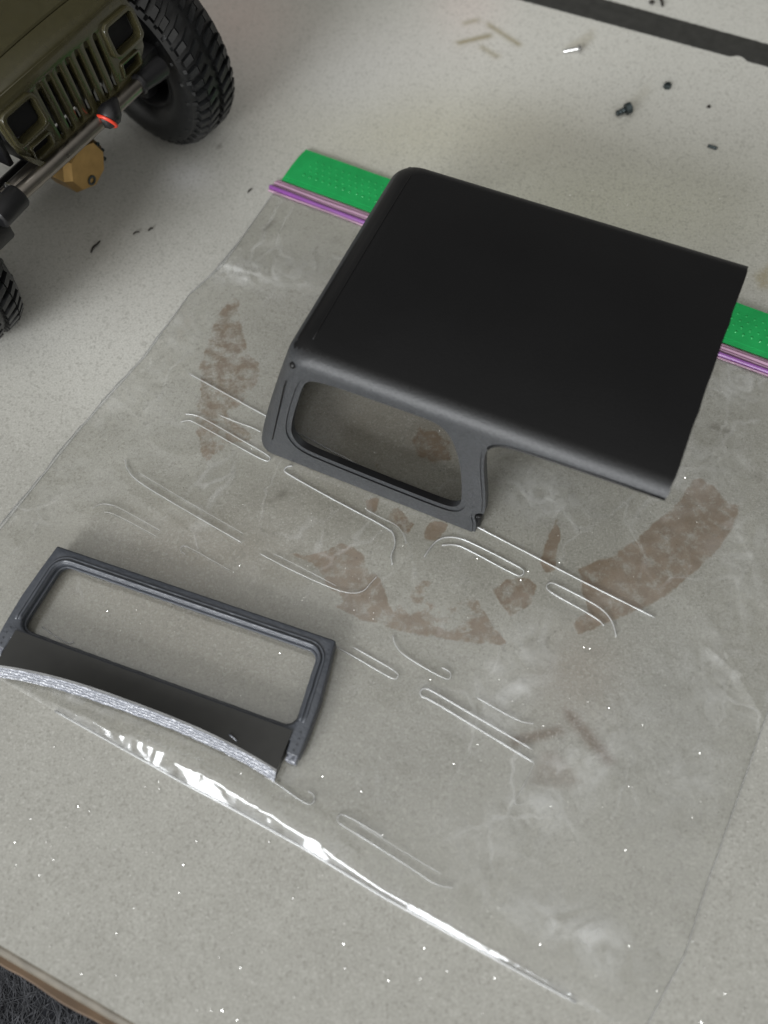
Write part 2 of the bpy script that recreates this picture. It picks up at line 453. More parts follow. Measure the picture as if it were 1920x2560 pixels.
def poly_sd(P, X, Y):
    """signed distance (mm, positive inside) of points to polygon P"""
    P = np.array(P, float); d2 = np.full(X.shape, 1e12); ins = np.zeros(X.shape, bool)
    n = len(P)
    for i in range(n):
        a, b = P[i], P[(i + 1) % n]; e = b - a
        wx, wy = X - a[0], Y - a[1]
        t = np.clip((wx * e[0] + wy * e[1]) / (e @ e + 1e-12), 0, 1)
        d2 = np.minimum(d2, (wx - e[0] * t) ** 2 + (wy - e[1] * t) ** 2)
        if a[1] != b[1]:
            c = ((a[1] <= Y) & (b[1] > Y)) | ((b[1] <= Y) & (a[1] > Y))
            xx = a[0] + (Y - a[1]) * e[0] / e[1]
            ins ^= c & (X < xx)
    d = np.sqrt(d2); return np.where(ins, d, -d)

BROWN = []      # (pixel polygon, soft mm, wear 0..1)
BROWN.append((zoomed([(800,200),(825,215),(812,260),(832,300),(850,370),(872,480),(925,530),(920,580),(905,650),(880,700),(820,760),(760,790),(775,830),(880,895),(885,930),(850,945),(762,960),(755,990),(700,1012),(690,1052),(640,1050),(620,950),(605,880),(600,750),(630,690),(620,560),(640,480),(680,380),(740,260)],2.074,200,650),0.7,0.42))
z6 = lambda L: zoomed(L, 1.843, 800, 1250)
BROWN.append((z6([(-120,250),(-60,255),(40,225),(90,200),(140,212),(190,258),(212,310),(260,350),(300,410),(322,480),(350,520),(400,508),(470,500),(500,560),(590,600),(650,610),(700,600),(690,560),(715,448),(760,520),(850,655),(830,665),(680,660),(560,640),(400,610),(280,580),(180,545),(80,490),(110,470),(90,440),(40,400),(0,340),(-40,290)]),0.5,0.30))
BROWN.append((z6([(320,480),(430,470),(560,520),(640,480),(700,430),(720,470),(690,600),(560,600),(420,580)]),1.2,0.62))
BROWN.append((z6([(415,440),(468,373),(512,378),(492,430),(432,485)]),0.5,0.45))
BROWN.append((z6([(800,420),(860,368),(960,358),(1002,400),(975,480),(880,532),(840,480)]),0.5,0.35))
BROWN.append((z6([(1090,85),(1112,170),(1092,250),(1082,322),(1040,334),(1018,290),(1040,190)]),0.5,0.2))
BROWN.append((z6([(488,122),(520,92),(592,110),(545,188),(474,182)]),0.4,0.15))
BROWN.append((z6([(205,0),(272,-14),(252,55),(212,42)]),0.4,0.25))
BROWN.append((z6([(300,95),(352,35),(432,112),(402,158)]),0.4,0.4))
BROWN.append((z6([(1190,322),(1300,265),(1450,190)]) + zoomed([(0,1105),(150,1030),(300,920),(460,800),(560,680),(640,560),(690,540),(790,610),(900,715),(962,718),(940,820),(880,930),(780,1080),(640,1200),(500,1310),(340,1410),(180,1500),(0,1560)],2.765,1500,1000) + z6([(1270,592),(1190,612),(1163,580),(1185,540),(1240,510),(1218,440)]),0.6,0.26))
z4 = lambda L: zoomed(L, 2.37, 600, 800)
BROWN.append((z4([(1010,700),(1060,640),(1160,660),(1240,720),(1250,820),(1120,840),(1040,800)]),1.0,0.35))
BROWN.append((z4([(780,850),(850,790),(870,830),(820,890)]),0.8,0.6))
BROWN.append((z4([(420,540),(470,480),(520,520),(480,570)]),1.2,0.7))
GRIME = []
GRIME += [(zoomed(L, 3.456, 640, 340), s) for L, s in (
    ([(30,860),(75,770),(150,720),(185,735),(120,800),(60,860)], 0.7), ([(530,875),(740,885),(760,930),(640,925)], 0.9),
    ([(150,980),(175,985),(210,1060),(190,1060)], 0.6), ([(480,1010),(530,960),(545,1060),(548,1180),(520,1180),(525,1080)], 0.6))]
GRIME += [(zoomed(L, 2.765, 1500, 1000), s) for L, s in (([(730,180),(790,150),(920,205),(880,240),(760,215)], 1.0), ([(1035,505),(1090,490),(1150,560),(1100,600)], 1.0), ([(635,170),(665,175),(660,200),(640,200)], 0.5))]
GRIME += [(z6(L), s) for L, s in (([(1030,620),(1050,660),(1085,760),(1075,800),(1055,760)], 0.7),)]
GRIME += [(z4([(155,1075),(270,990),(310,1030),(260,1060),(170,1080)]), 0.7)]
GRIME += [([(532,366),(560,352),(552,372),(545,378)], 0.6)]
SOFT = []       # (pixel polygon, colour, alpha, soft mm)
tan = (0.15, 0.105, 0.07); oli = (0.27, 0.225, 0.115)
for L, a in (([(870,1092),(1110,1042),(1130,1075),(890,1140)], .8), ([(1125,955),(1180,985),(1300,1125),(1365,1205),(1325,1220),(1225,1120),(1130,1005)], .85), ([(1020,1165),(1085,1145),(1200,1300),(1150,1330),(960,1310)], .45)):
    SOFT.append((z6(L), tan, min(1, a * 1.2), 0.7))
for L, a in (([(170,432),(520,345),(535,385),(195,465)], .8), ([(495,230),(845,455),(815,482),(495,270)], .8), ([(430,465),(625,580),(580,605),(415,500)], .6), ([(235,228),(400,185),(415,220),(250,262)], .55), ([(1290,490),(1590,300),(1600,400),(1500,490)], .3)):  # faint last patch paints the screw's soft shadow
    SOFT.append((zoomed(L, 4.147, 1100, 0), oli, min(1, a * 1.2), 0.8))
SOFT.append(([(1885,690),(1925,660),(1925,720),(1900,720)], oli, 0.7, 1.0))
SOFT.append((zoomed([(885,560),(1050,430),(1060,460),(960,590)],2.023,1100,0), (0.3, 0.28, 0.2), 0.35, 1.5))  # soft cast shadow of the bolt, painted into the tint
BLOB = [  # centre px, radius px x/y, colour, alpha : paint overspray; large pale tints put far and left light into the colour
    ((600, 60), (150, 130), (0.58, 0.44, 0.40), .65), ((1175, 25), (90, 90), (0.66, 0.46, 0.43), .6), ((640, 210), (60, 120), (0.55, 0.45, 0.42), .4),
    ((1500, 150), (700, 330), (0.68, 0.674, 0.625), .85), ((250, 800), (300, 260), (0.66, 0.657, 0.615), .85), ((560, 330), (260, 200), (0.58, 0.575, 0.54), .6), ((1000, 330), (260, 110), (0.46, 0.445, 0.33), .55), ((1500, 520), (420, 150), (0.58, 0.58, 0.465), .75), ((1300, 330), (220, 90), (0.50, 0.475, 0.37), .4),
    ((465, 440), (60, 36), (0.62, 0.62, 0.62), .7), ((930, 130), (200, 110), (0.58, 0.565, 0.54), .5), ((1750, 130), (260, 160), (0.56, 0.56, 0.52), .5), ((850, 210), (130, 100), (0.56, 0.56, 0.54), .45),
    ((470, 1400), (300, 130), (0.27, 0.235, 0.19), .60), ((480, 1620), (330, 160), (0.26, 0.235, 0.195), .45), ((1440, 1690), (110, 110), (0.30, 0.245, 0.20), .55),
    ((1250, 1690), (60, 120), (0.62, 0.62, 0.60), .5), ((1400, 1980), (60, 200), (0.55, 0.55, 0.53), .35), ((1330, 1230), (120, 70), (0.5, 0.5, 0.49), .4),
    ((780, 1250), (200, 90), (0.25, 0.235, 0.2), .35), ((1080, 1080), (130, 80), (0.22, 0.19, 0.15), .55), ((870, 1050), (160, 110), (0.30, 0.265, 0.22), .5), ((760, 760), (150, 140), (0.43, 0.42, 0.40), .3),
    ((1100, 1650), (300, 200), (0.34, 0.335, 0.31), .4), ((1000, 1900), (300, 180), (0.26, 0.255, 0.235), .4), ((1650, 1750), (150, 300), (0.31, 0.315, 0.31), .35),
    ((300, 700), (160, 160), (0.40, 0.39, 0.36), .4)]

def build_table():
    step = 0.7
    p = np.arange(-200, 165 + step, step); q = np.arange(1.8, 350, step)
    PP, QQ = np.meshgrid(p, q)
    X = TF.o[0] + TF.c * PP - TF.s * QQ; Y = TF.o[1] + TF.s * PP + TF.c * QQ
    stain = np.zeros(X.shape + (4,), np.float32); tint = np.zeros(X.shape + (4,), np.float32)
    acc_c = np.zeros(X.shape + (3,)); T = np.zeros(X.shape)
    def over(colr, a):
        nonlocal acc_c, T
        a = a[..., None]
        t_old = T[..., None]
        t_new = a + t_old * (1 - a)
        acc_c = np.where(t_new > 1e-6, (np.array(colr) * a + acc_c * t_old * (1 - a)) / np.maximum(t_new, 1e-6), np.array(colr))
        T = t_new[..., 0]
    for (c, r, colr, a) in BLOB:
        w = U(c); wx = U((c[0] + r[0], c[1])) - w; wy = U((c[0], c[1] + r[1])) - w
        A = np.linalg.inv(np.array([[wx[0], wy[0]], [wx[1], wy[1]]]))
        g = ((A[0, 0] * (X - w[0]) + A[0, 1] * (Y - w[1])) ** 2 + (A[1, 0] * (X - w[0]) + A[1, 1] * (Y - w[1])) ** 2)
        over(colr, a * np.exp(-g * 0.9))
    def sub(poly, m):
        P = np.array([U(t)[:2] for t in poly])
        loc = np.array([TF.local(v) for v in P]); lo = loc.min(0) - m; hi = loc.max(0) + m
        i0, i1 = np.searchsorted(p, (lo[0], hi[0])); j0, j1 = np.searchsorted(q, (lo[1], hi[1]))
        sl = (slice(j0, j1), slice(i0, i1)); return P, sl
    for poly, colr, a, soft in SOFT:
        P, sl = sub(poly, 5)
        sd = poly_sd(P, X[sl], Y[sl]); al = np.zeros(X.shape); al[sl] = a / (1 + np.exp(-sd / (soft * .45)))
        over(colr, al)
    for poly, soft, wear in BROWN:
        P, sl = sub(poly, 6)
        sd = poly_sd(P, X[sl], Y[sl]); v = np.clip(0.5 + sd / (2 * soft * 2.2), 0, 1)
        old = stain[sl][..., 0]
        stain[sl][..., 1] = np.where(v > old, wear, stain[sl][..., 1]); stain[sl][..., 0] = np.maximum(old, v)
    for poly, soft in GRIME:
        P, sl = sub(poly, 6)
        sd = poly_sd(P, X[sl], Y[sl]); v = np.clip(0.5 + sd / (4 * soft), 0, 1)
        stain[sl][..., 2] = np.maximum(stain[sl][..., 2], v)
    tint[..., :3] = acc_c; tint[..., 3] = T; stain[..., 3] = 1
    ny, nx = X.shape
    verts = [np.stack([X, Y, np.zeros_like(X)], -1).reshape(-1, 3)]
    idx = np.arange(nx * ny).reshape(ny, nx)
    f4 = [np.stack([idx[:-1, :-1], idx[:-1, 1:], idx[1:, 1:], idx[1:, :-1]], -1).reshape(-1, 4)]
    # outer skirts of the top, the rounded front edge and the slab below
    def W(pq, z): return [TF.o[0] + TF.c * pq[0] - TF.s * pq[1], TF.o[1] + TF.s * pq[0] + TF.c * pq[1], z]
    ev, ef = [], []
    base = nx * ny
    def quad(a, b, c, d):
        n = base + len(ev); ev.extend([a, b, c, d]); ef.append([n, n + 1, n + 2, n + 3])
    p0, p1, q0, q1 = p[0], p[-1], q[0], q[-1]
    PM, PX, QX = -420, 620, 640
    quad(W((PM, q0), 0), W((p0, q0), 0), W((p0, q1), 0), W((PM, q1), 0))
    quad(W((p1, q0), 0), W((PX, q0), 0), W((PX, q1), 0), W((p1, q1), 0))
    quad(W((PM, q1), 0), W((PX, q1), 0), W((PX, QX), 0), W((PM, QX), 0))
    n_top = len(ef)
    prof = [(q0 - 1.8 * math.sin(t), -1.8 * (1 - math.cos(t))) for t in np.linspace(0, math.pi / 2, 7)] + [(q0 - 1.8, -18)]
    for (a, za), (b, zb) in zip(prof, prof[1:]):
        quad(W((PM, b), zb), W((PX, b), zb), W((PX, a), za), W((PM, a), za))
    quad(W((PM, QX), -18), W((PX, QX), -18), W((PX, prof[-1][0]), -18), W((PM, prof[-1][0]), -18))
    quad(W((PX, QX), 0), W((PM, QX), 0), W((PM, QX), -18), W((PX, QX), -18))
    quad(W((PM, QX), 0), W((PM, q0), 0), W((PM, q0), -18), W((PM, QX), -18))
    quad(W((PX, q0), 0), W((PX, QX), 0), W((PX, QX), -18), W((PX, q0), -18))
    V = np.concatenate(verts + [np.array(ev)]) * S; Fc = np.concatenate(f4 + [np.array(ef)])
    me = bpy.data.meshes.new("table")
    me.vertices.add(len(V)); me.vertices.foreach_set("co", V.astype(np.float32).ravel())
    me.loops.add(Fc.size); me.loops.foreach_set("vertex_index", Fc.astype(np.int32).ravel())
    me.polygons.add(len(Fc)); me.polygons.foreach_set("loop_start", (np.arange(len(Fc)) * 4).astype(np.int32))
    me.update(calc_edges=True)
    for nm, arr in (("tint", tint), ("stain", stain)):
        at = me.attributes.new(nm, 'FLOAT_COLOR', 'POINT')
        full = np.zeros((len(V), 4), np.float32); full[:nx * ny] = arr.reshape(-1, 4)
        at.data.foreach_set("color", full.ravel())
    me.materials.append(M_TABLE); me.materials.append(M_RIM)
    for k in range(7): me.polygons[len(f4[0]) + n_top + k].material_index = 1
    o = bpy.data.objects.new("tabletop", me); COL.objects.link(o)
    return tag(o, kind="structure")
build_table()

# wooden edging strip, grey trim and the dark fabric below the front edge
def strip_along(name, q0, q1, z0, z1, mat, wob=0.0):
    bm = bmesh.new(); n = 220; rows = []
    for i in range(n + 1):
        pp = -250 + 700 * i / n
        w = wob * noise.noise(Vector((pp * .13, q0, 3))) + wob * .6 * noise.noise(Vector((pp * .7, q0, 9)))
        prof = [(q1, z0 - 3), (q1, z0), (q0 + .3 + w, z0), (q0 + w, z0 - .3), (q0 + w, z1), (q1, z1)]
        rows.append([bm.verts.new((TF.o[0] + TF.c * pp - TF.s * a, TF.o[1] + TF.s * pp + TF.c * a, z)) for a, z in prof])
    for A, B in zip(rows, rows[1:]):
        for k in range(6): bm.faces.new((A[k], A[(k + 1) % 6], B[(k + 1) % 6], B[k]))
    bm.faces.new(rows[0]); bm.faces.new(rows[-1][::-1])
    return from_bm(name, bm, mat)
tag(strip_along("table_edging", -1.5, -0.05, -2.1, -12, M_WOOD, 0.3), kind="structure")
tag(strip_along("edge_trim", -2.9, -0.1, -12.3, -17, M_TRIM, 0.3), kind="structure")

def build_fabric():
    bm = bmesh.new(); nx, ny = 70, 60; g = []
    for j in range(ny + 1):
        row = []
        for i in range(nx + 1):
            pp, qq = -150 + 420 * i / nx, 30 - 190 * j / ny
            z = -34 + 5 * noise.noise(Vector((pp * .02, qq * .02, 0))) + 1.2 * noise.noise(Vector((pp * .12, qq * .12, 4)))
            row.append(bm.verts.new((TF.o[0] + TF.c * pp - TF.s * qq, TF.o[1] + TF.s * pp + TF.c * qq, z)))
        g.append(row)
    for j in range(ny):
        for i in range(nx): bm.faces.new((g[j][i], g[j][i + 1], g[j + 1][i + 1], g[j + 1][i]))
    o = from_bm("carpet", bm, M_CARPET, smooth=180); tag(o, kind="structure")
    bm = bmesh.new()
    for k in range(16000):
        pp, qq = random.uniform(-60, 90), random.uniform(-62, 1)
        z = -34 + 5 * noise.noise(Vector((pp * .02, qq * .02, 0))) + 1.2 * noise.noise(Vector((pp * .12, qq * .12, 4)))
        a = random.gauss(1.2, .8) + 1.5 * noise.noise(Vector((pp * .05, qq * .05, 8)))
        L = random.uniform(3, 9); h = random.uniform(.2, 1.6)
        x0, y0 = TF.o[0] + TF.c * pp - TF.s * qq, TF.o[1] + TF.s * pp + TF.c * qq
        d = Vector((math.cos(a), math.sin(a), 0)); s_ = Vector((-d.y, d.x, 0)) * random.uniform(.04, .10)
        A = Vector((x0, y0, z - .2)); Bm = A + d * L * .5 + Vector((0, 0, h + .2)); C = A + d * L + Vector((0, 0, h * .9))
        v = [bm.verts.new(t) for t in (A - s_, A + s_, Bm + s_, Bm - s_, C)]
        bm.faces.new(v[:4]); bm.faces.new((v[3], v[2], v[4]))
    f = from_bm("pile", bm, M_PILE, o, smooth=None, recalc=False); tag(f, kind="stuff")
build_fabric()

# ================================================================== strip of black tape at the back
def build_tape():
    a, b = np.array(U((1298, 0))[:2]), np.array(U((1920, 168))[:2]); c = np.array(U((1920, 111))[:2]); c0 = np.array(U((1515, 0))[:2])
    yaw = math.atan2(b[1] - a[1], b[0] - a[0]); fr = Frame(a[0], a[1], yaw)
    w0 = fr.local(c0); w1 = fr.local(c)
    o = empty("black_tape", fr)
    bm = bmesh.new(); n = 420; rows = []
    notch = fr.local(U((1845, 150)))
    for i in range(n + 1):
        s = -160 + 420 * i / n
        wd = w0[1] + (w1[1] - w0[1]) * (s - w0[0]) / (w1[0] - w0[0]); wd = min(max(wd, 7.5), 12.5)
        lo = 0.22 * noise.noise(Vector((s * .9, 0, 0))) + 0.15 * noise.noise(Vector((s * 3, 5, 0)))
        hi = wd + 0.22 * noise.noise(Vector((s * .9, 7, 0))) + .15 * noise.noise(Vector((s * 3.1, 9, 0)))
        if abs(s - notch[0]) < 2.4: lo += 1.5 * max(0, 1 - abs(s - notch[0]) / 2.4) ** .5
        rows.append([bm.verts.new((s, y_, z)) for y_, z in ((lo, 0.02), (lo + .1, .16), (hi - .1, .16), (hi, .02))])
    for A, B in zip(rows, rows[1:]):
        for k in range(3): bm.faces.new((A[k], B[k], B[k + 1], A[k + 1]))
    from_bm("tape_strip", bm, M_TAPE, o)
    tag(o, "straight strip of black tape stuck across the speckled tabletop behind the screws", "tape")
build_tape()

# ================================================================== zip bag
BF = Frame(-25.121, 188.572, -0.546037)
BW, BD = 165.0, 146.9
left_e = [(0.9, 17.0), (1.1, 0.7), (2.4, -29.5), (-0.3, -42.5), (0.5, -63.5), (-1.5, -88.8), (-2.0, -120), (-1.5, -BD)]
right_e = [(165.3, 17.0), (165.3, 0), (166.5, -50), (165.6, -105.1), (165.3, -116.8), (165.5, -130.5), (163.4, -143.0), (163, -BD)]
bot_px = [(136,1777),(300,1868),(463,1960),(600,2032),(746,2113),(960,2243),(1215,2385),(1440,2507)]
bot_l = [BF.px(p, .5) for p in bot_px]
def lerp_edge(E, v):
    vs = [-e[1] for e in E]; return float(np.interp(-v, vs, [e[0] for e in E]))
FOLDS = [  # photo pixels, height mm, half-width mm
    ([(1763,1622),(1800,1652),(1830,1680),(1865,1730),(1900,1795)], 1.5, 1.0), ([(1808,1632),(1835,1665),(1850,1690)], .8, .8),
    ([(1780,1575),(1795,1590)], 1.0, .9), ([(1850,1440),(1840,1500),(1800,1560)], .7, 1.5), ([(1870,1350),(1885,1430),(1920,1500)], .6, 1.6),
    ([(330,1845),(360,1862),(420,1890),(478,1905),(505,1898)], 1.6, .9), ([(345,1880),(395,1905),(425,1940),(440,1955),(480,1935),(500,1905)], 1.7, .9),
    ([(140,1790),(250,1835),(330,1850)], .9, 1.3), ([(100,1755),(136,1775),(150,1790)], 1.0, 1.0),
    ([(530,1965),(565,2000),(600,2028),(680,2045),(745,2110)], 1.5, .9), ([(680,2045),(700,2080),(720,2110)], 1.1, .8), ([(745,2110),(830,2150),(900,2200)], 1.1, 1.0),
    ([(855,2105),(890,2140),(915,2190),(935,2215)], 1.2, 1.0), ([(960,2235),(990,2245)], 1.0, 1.0), ([(1360,2465),(1440,2507)], 1.2, .9),
    ([(1200,2330),(1300,2370),(1420,2410)], .7, 2.0), ([(560,660),(640,690),(760,715),(840,720)], .5, 2.2), ([(560,660),(480,760),(364,886)], .35, 1.2),
    ([(700,600),(620,620),(560,650)], .5, 1.6), ([(250,1180),(330,1060),(400,1000)], .4, 2.2), ([(1750,1300),(1700,1420),(1560,1560)], .5, 2.4),
    ([(1500,2000),(1600,1950),(1750,1880)], .5, 2.2), ([(1560,2150),(1600,2050),(1650,1900)], .5, 2.4), ([(1390,1230),(1420,1290),(1480,1320)], .5, 1.4), ([(1120,1290),(1060,1380)], .3, 2),
    ([(417,1705),(470,1675),(530,1605)], .35, .9), ([(553,1755),(597,1685)], .3, .7)]
FOLDS = [(np.array([BF.px(p, .5) for p in L]), h, w) for L, h, w in FOLDS]
def seg_dist(P, X, Y):
    d2 = np.full(X.shape, 1e9)
    for a, b in zip(P, P[1:]):
        e = b - a; t = np.clip(((X - a[0]) * e[0] + (Y - a[1]) * e[1]) / (e @ e + 1e-9), 0, 1)
        d2 = np.minimum(d2, (X - a[0] - e[0] * t) ** 2 + (Y - a[1] - e[1] * t) ** 2)
    return np.sqrt(d2)
def vnoise(X, Y, sc, seed):
    """smooth value noise on arrays"""
    x, y = X * sc + seed * 17.3, Y * sc + seed * 9.1
    xi, yi = np.floor(x).astype(int), np.floor(y).astype(int); fx, fy = x - xi, y - yi
    fx, fy = fx * fx * (3 - 2 * fx), fy * fy * (3 - 2 * fy)
    h = lambda a, b: (np.abs(np.sin(a * 127.1 + b * 311.7 + seed * 74.7) * 43758.5453) % 1.0)
    return (h(xi, yi) * (1 - fx) + h(xi + 1, yi) * fx) * (1 - fy) + (h(xi, yi + 1) * (1 - fx) + h(xi + 1, yi + 1) * fx) * fy
def smooth01(x): x = np.clip(x, 0, 1); return x * x * (3 - 2 * x)

HT = Frame(-27.429, 104.444, -0.492693)       # hard top frame
WS_M = U((144, 1365), 4)[:2] * .5 + U((838, 1601), 4)[:2] * .5
WS = Frame(WS_M[0], WS_M[1], math.radians(-23.423))   # windscreen frame (x along top rail, y away)
def pressed(wx, wy):
    """1 where something lies on the film"""
    hx = (wx - HT.o[0]) * HT.c + (wy - HT.o[1]) * HT.s; hy = -(wx - HT.o[0]) * HT.s + (wy - HT.o[1]) * HT.c
    sx = (wx - WS.o[0]) * WS.c + (wy - WS.o[1]) * WS.s; sy = -(wx - WS.o[0]) * WS.s + (wy - WS.o[1]) * WS.c
    a = smooth01((np.minimum.reduce([hx + 15, 70 - hx, hy + 16, 82 - hy])) / 12)
    b = smooth01((np.minimum.reduce([(sx + 48) / 11, (48 - sx) / 11, (sy + 33.5) / 4, (14 - sy) / 11])))
    return np.maximum(a, b)

SCUFF = [  # photo pixel, (rx, ry, slant) px, strength: milky creased areas of the film
    ((1290, 1690), (60, 130, 40), 0.336), ((1400, 1960), (60, 230, 60), 0.264), ((1440, 2330), (150, 60, 90), 0.384), ((1300, 2280), (120, 40, 60), 0.300), ((640, 690), (160, 35, 10), 0.300),
    ((420, 780), (60, 140, -60), 0.144), ((330, 980), (120, 120, 0), 0.144), ((1340, 1230), (110, 60, 40), 0.264), ((1850, 1400), (70, 160, 0), 0.216), ((1800, 1700), (110, 160, 0), 0.192),
    ((1720, 1950), (110, 140, 0), 0.168), ((1750, 1150), (120, 120, 0), 0.168), ((180, 1740), (180, 30, 90), 0.360), ((1240, 2110), (150, 50, 40), 0.144), ((1850, 960), (90, 60, 0), 0.300), ((780, 690), (120, 80, 0), 0.144)]
FLAPS = [((1763, 1622), (1830, 1680), .6), ((1830, 1680), (1900, 1795), .8), ((1808, 1632), (1850, 1690), .4), ((330, 1850), (480, 1905), 1.0), ((345, 1885), (430, 1945), .9), ((440, 1955), (505, 1905), .7),
    ((530, 1968), (600, 2026), .9), ((600, 2026), (745, 2106), 1.1), ((850, 2105), (935, 2212), .7), ((700, 2080), (830, 2148), .8), ((1360, 2463), (1440, 2505), .9), ((960, 2238), (1210, 2378), .6), ((130, 1778), (250, 1833), .8),
    ((20, 1712), (130, 1770), .7), ((560, 672), (650, 692), .35), ((1238, 2072), (1252, 2086), .35), ((1300, 2240), (1440, 2330), .35), ((1420, 2060), (1500, 2130), .25), ((1780, 1560), (1800, 1585), .5), ((470, 1950), (520, 1990), .8),
    ((250, 1180), (330, 1225), .2), ((1330, 1215), (1400, 1270), .3), ((1840, 1330), (1890, 1420), .35)]
CRUMPLE = [((400, 1890), (140, 70), 1.0), ((250, 1820), (110, 50), .8), ((690, 2070), (130, 60), .9), ((900, 2170), (90, 70), .7), ((1835, 1700), (90, 120), .35), ((1800, 1570), (60, 60), .3),
    ((1870, 1420), (90, 160), .45), ((1240, 2090), (40, 40), .5), ((1400, 2310), (150, 60), .35), ((640, 690), (160, 60), .35), ((330, 900), (60, 120), .2)]
def film_mesh(name, zbase, amp, parent, seed, folds):
    nu, nv = (430, 420) if folds else (110, 110)
    uu = np.linspace(0, 1, nu); vv = 17.0 + (-BD - 17.0) * np.linspace(0, 1, nv)
    Uu = np.zeros((nv, nu)); Vv = np.zeros((nv, nu))
    bx = np.array([p[0] for p in bot_l]); by_ = np.array([p[1] for p in bot_l])
    for j, v in enumerate(vv):
        l, r = lerp_edge(left_e, v), lerp_edge(right_e, v)
        Uu[j] = l + (r - l) * uu
        f = (17.0 - v) / (17.0 + BD)
        Vv[j] = v + f ** 6 * (np.interp(Uu[j], bx, by_) + BD)
    WX = BF.o[0] + BF.c * Uu - BF.s * Vv; WY = BF.o[1] + BF.s * Uu + BF.c * Vv
    pr = pressed(WX, WY)
    n1 = vnoise(Uu, Vv, .045, seed); n2 = vnoise(Uu, Vv, .13, seed + 1); n3 = vnoise(Uu, Vv, .4, seed + 2)
    rid = 1 - np.abs(2 * vnoise(Uu + 6 * n1, Vv, .07, seed + 3) - 1)
    z = amp * (0.5 * n1 + .35 * n2 + .12 * n3 + .35 * rid ** 4)
    fold2 = 1 - np.abs(2 * vnoise(Uu * .8 + 5 * n2, Vv + 4 * n1, .19, seed + 9) - 1)
    # crumpled facets: cones meeting in sharp creases, in patches
    def cells(cs, sd):
        gx, gy = Uu / cs, Vv / cs * 1.25; ix, iy = np.floor(gx).astype(int), np.floor(gy).astype(int); F1 = np.full(Uu.shape, 9.0)
        for dx in (-1, 0, 1):
            for dy in (-1, 0, 1):
                a_, b_ = ix + dx, iy + dy
                h1 = np.abs(np.sin(a_ * 127.1 + b_ * 311.7 + sd) * 43758.5453) % 1.0; h2 = np.abs(np.sin(a_ * 269.5 + b_ * 183.3 + sd * 1.7) * 43758.5453) % 1.0
                F1 = np.minimum(F1, np.hypot(gx - a_ - h1, gy - b_ - h2))
        return F1 * cs
    edge_u = np.clip(np.minimum(Uu, 165 - Uu) / 60, 0, 1)
    patch = smooth01((vnoise(Uu, Vv, .03, seed + 12) - .35) / .3) * (1.25 - edge_u) + .12
    z += folds * patch * (.10 * cells(17.0, 3.1) + .10 * cells(7.5, 8.7) + .25 * fold2 ** 6)
    # strongly crumpled spots that catch the window
    cr = np.zeros(Uu.shape)
    for c, r, a in CRUMPLE:
        w = np.array(BF.px(c, .5)); k_ = 2120.0 / 190.0
        cr = np.maximum(cr, a * np.exp(-((Uu - w[0]) / (r[0] / k_)) ** 2 - ((Vv - w[1]) / (r[1] / k_)) ** 2))
    dd = Vv - np.interp(Uu, bx, by_)
    cr = np.maximum(cr * .35 * smooth01(dd / 6 - .3), .12 * np.exp(-((dd - 7.0) / 4.5) ** 2) * np.interp(Uu, [0, 10, 95, 120, 165], [.7, 1, .9, .4, .35]) * (.35 + .9 * vnoise(Uu, Vv, .06, seed + 21)))
    z += folds * cr * (.75 * cells(6.5, 5.3) + .35 * cells(3.2, 2.2))
    # crumpled bottom gusset
    bot = np.interp(Uu, bx, by_); d = Vv - bot
    crump = .45 + .9 * vnoise(Uu, Vv * .3, .11, seed + 5) + .4 * vnoise(Uu, Vv, .45, seed + 6)
    crump *= np.interp(Uu, [0, 20, 85, 110, 165], [1.2, 1.9, 1.6, .8, .6])
    hh = np.interp(Uu, [0, 15, 95, 120, 165], [1.3, 2.1, 1.8, .9, .7]) * (.45 + .75 * vnoise(Uu, Vv * .2, .09, seed + 31))
    wd_ = hh * (1.15 + .42 * vnoise(Uu, Vv * .3, .16, seed + 33)) + .05
    z += folds * (hh * np.clip(d / wd_, 0, 1) * np.exp(-np.clip(d - wd_, 0, None) / 4.5) + .06 * crump * np.clip(d / 1.6, 0, 1) * np.exp(-np.clip(d - 1.6, 0, None) / 2.6))
    # side creases
    e = np.minimum(uu, 1 - uu)[None, :] * 165
    z += folds * .45 * vnoise(Uu, Vv, .2, seed + 8) * np.exp(-((e - 2.0) / 1.6) ** 2)
    if folds:
        for P, h, w in FOLDS: z += h * folds * np.exp(-(seg_dist(P, Uu, Vv) / w) ** 1.5)
    z = z * (1 - .93 * pr)
    if folds:                                   # flaps of film tipped towards the window
        for (a_, b_, h) in FLAPS:
            a_, b_ = np.array(BF.px(a_, .5)), np.array(BF.px(b_, .5))
            if a_[0] > b_[0]: a_, b_ = b_, a_
            L_ = b_[0] - a_[0]; t_ = (Uu - a_[0]) / L_
            vl = a_[1] + (b_[1] - a_[1]) * t_ + .5 * (vnoise(Uu, Vv * .1, .35, seed + 41) - .5)
            env = smooth01((t_ + .12) / .2) * smooth01((1.12 - t_) / .2) * (.6 + .6 * vnoise(Uu, Vv * .2, .5, seed + 43))
            off = vl - Vv                       # towards the window side
            H_ = 1.25 * h * env; wf = np.maximum(H_ * (1.15 + .4 * vnoise(Uu, Vv * .4, .3, seed + 45)), .2)
            z += (1 - smooth01((pr - .3) / .5)) * H_ * np.where(off > 0, np.clip(1 - off / wf, 0, 1), np.exp(np.clip(off, -40, 0) / (2.5 + 2 * h)))
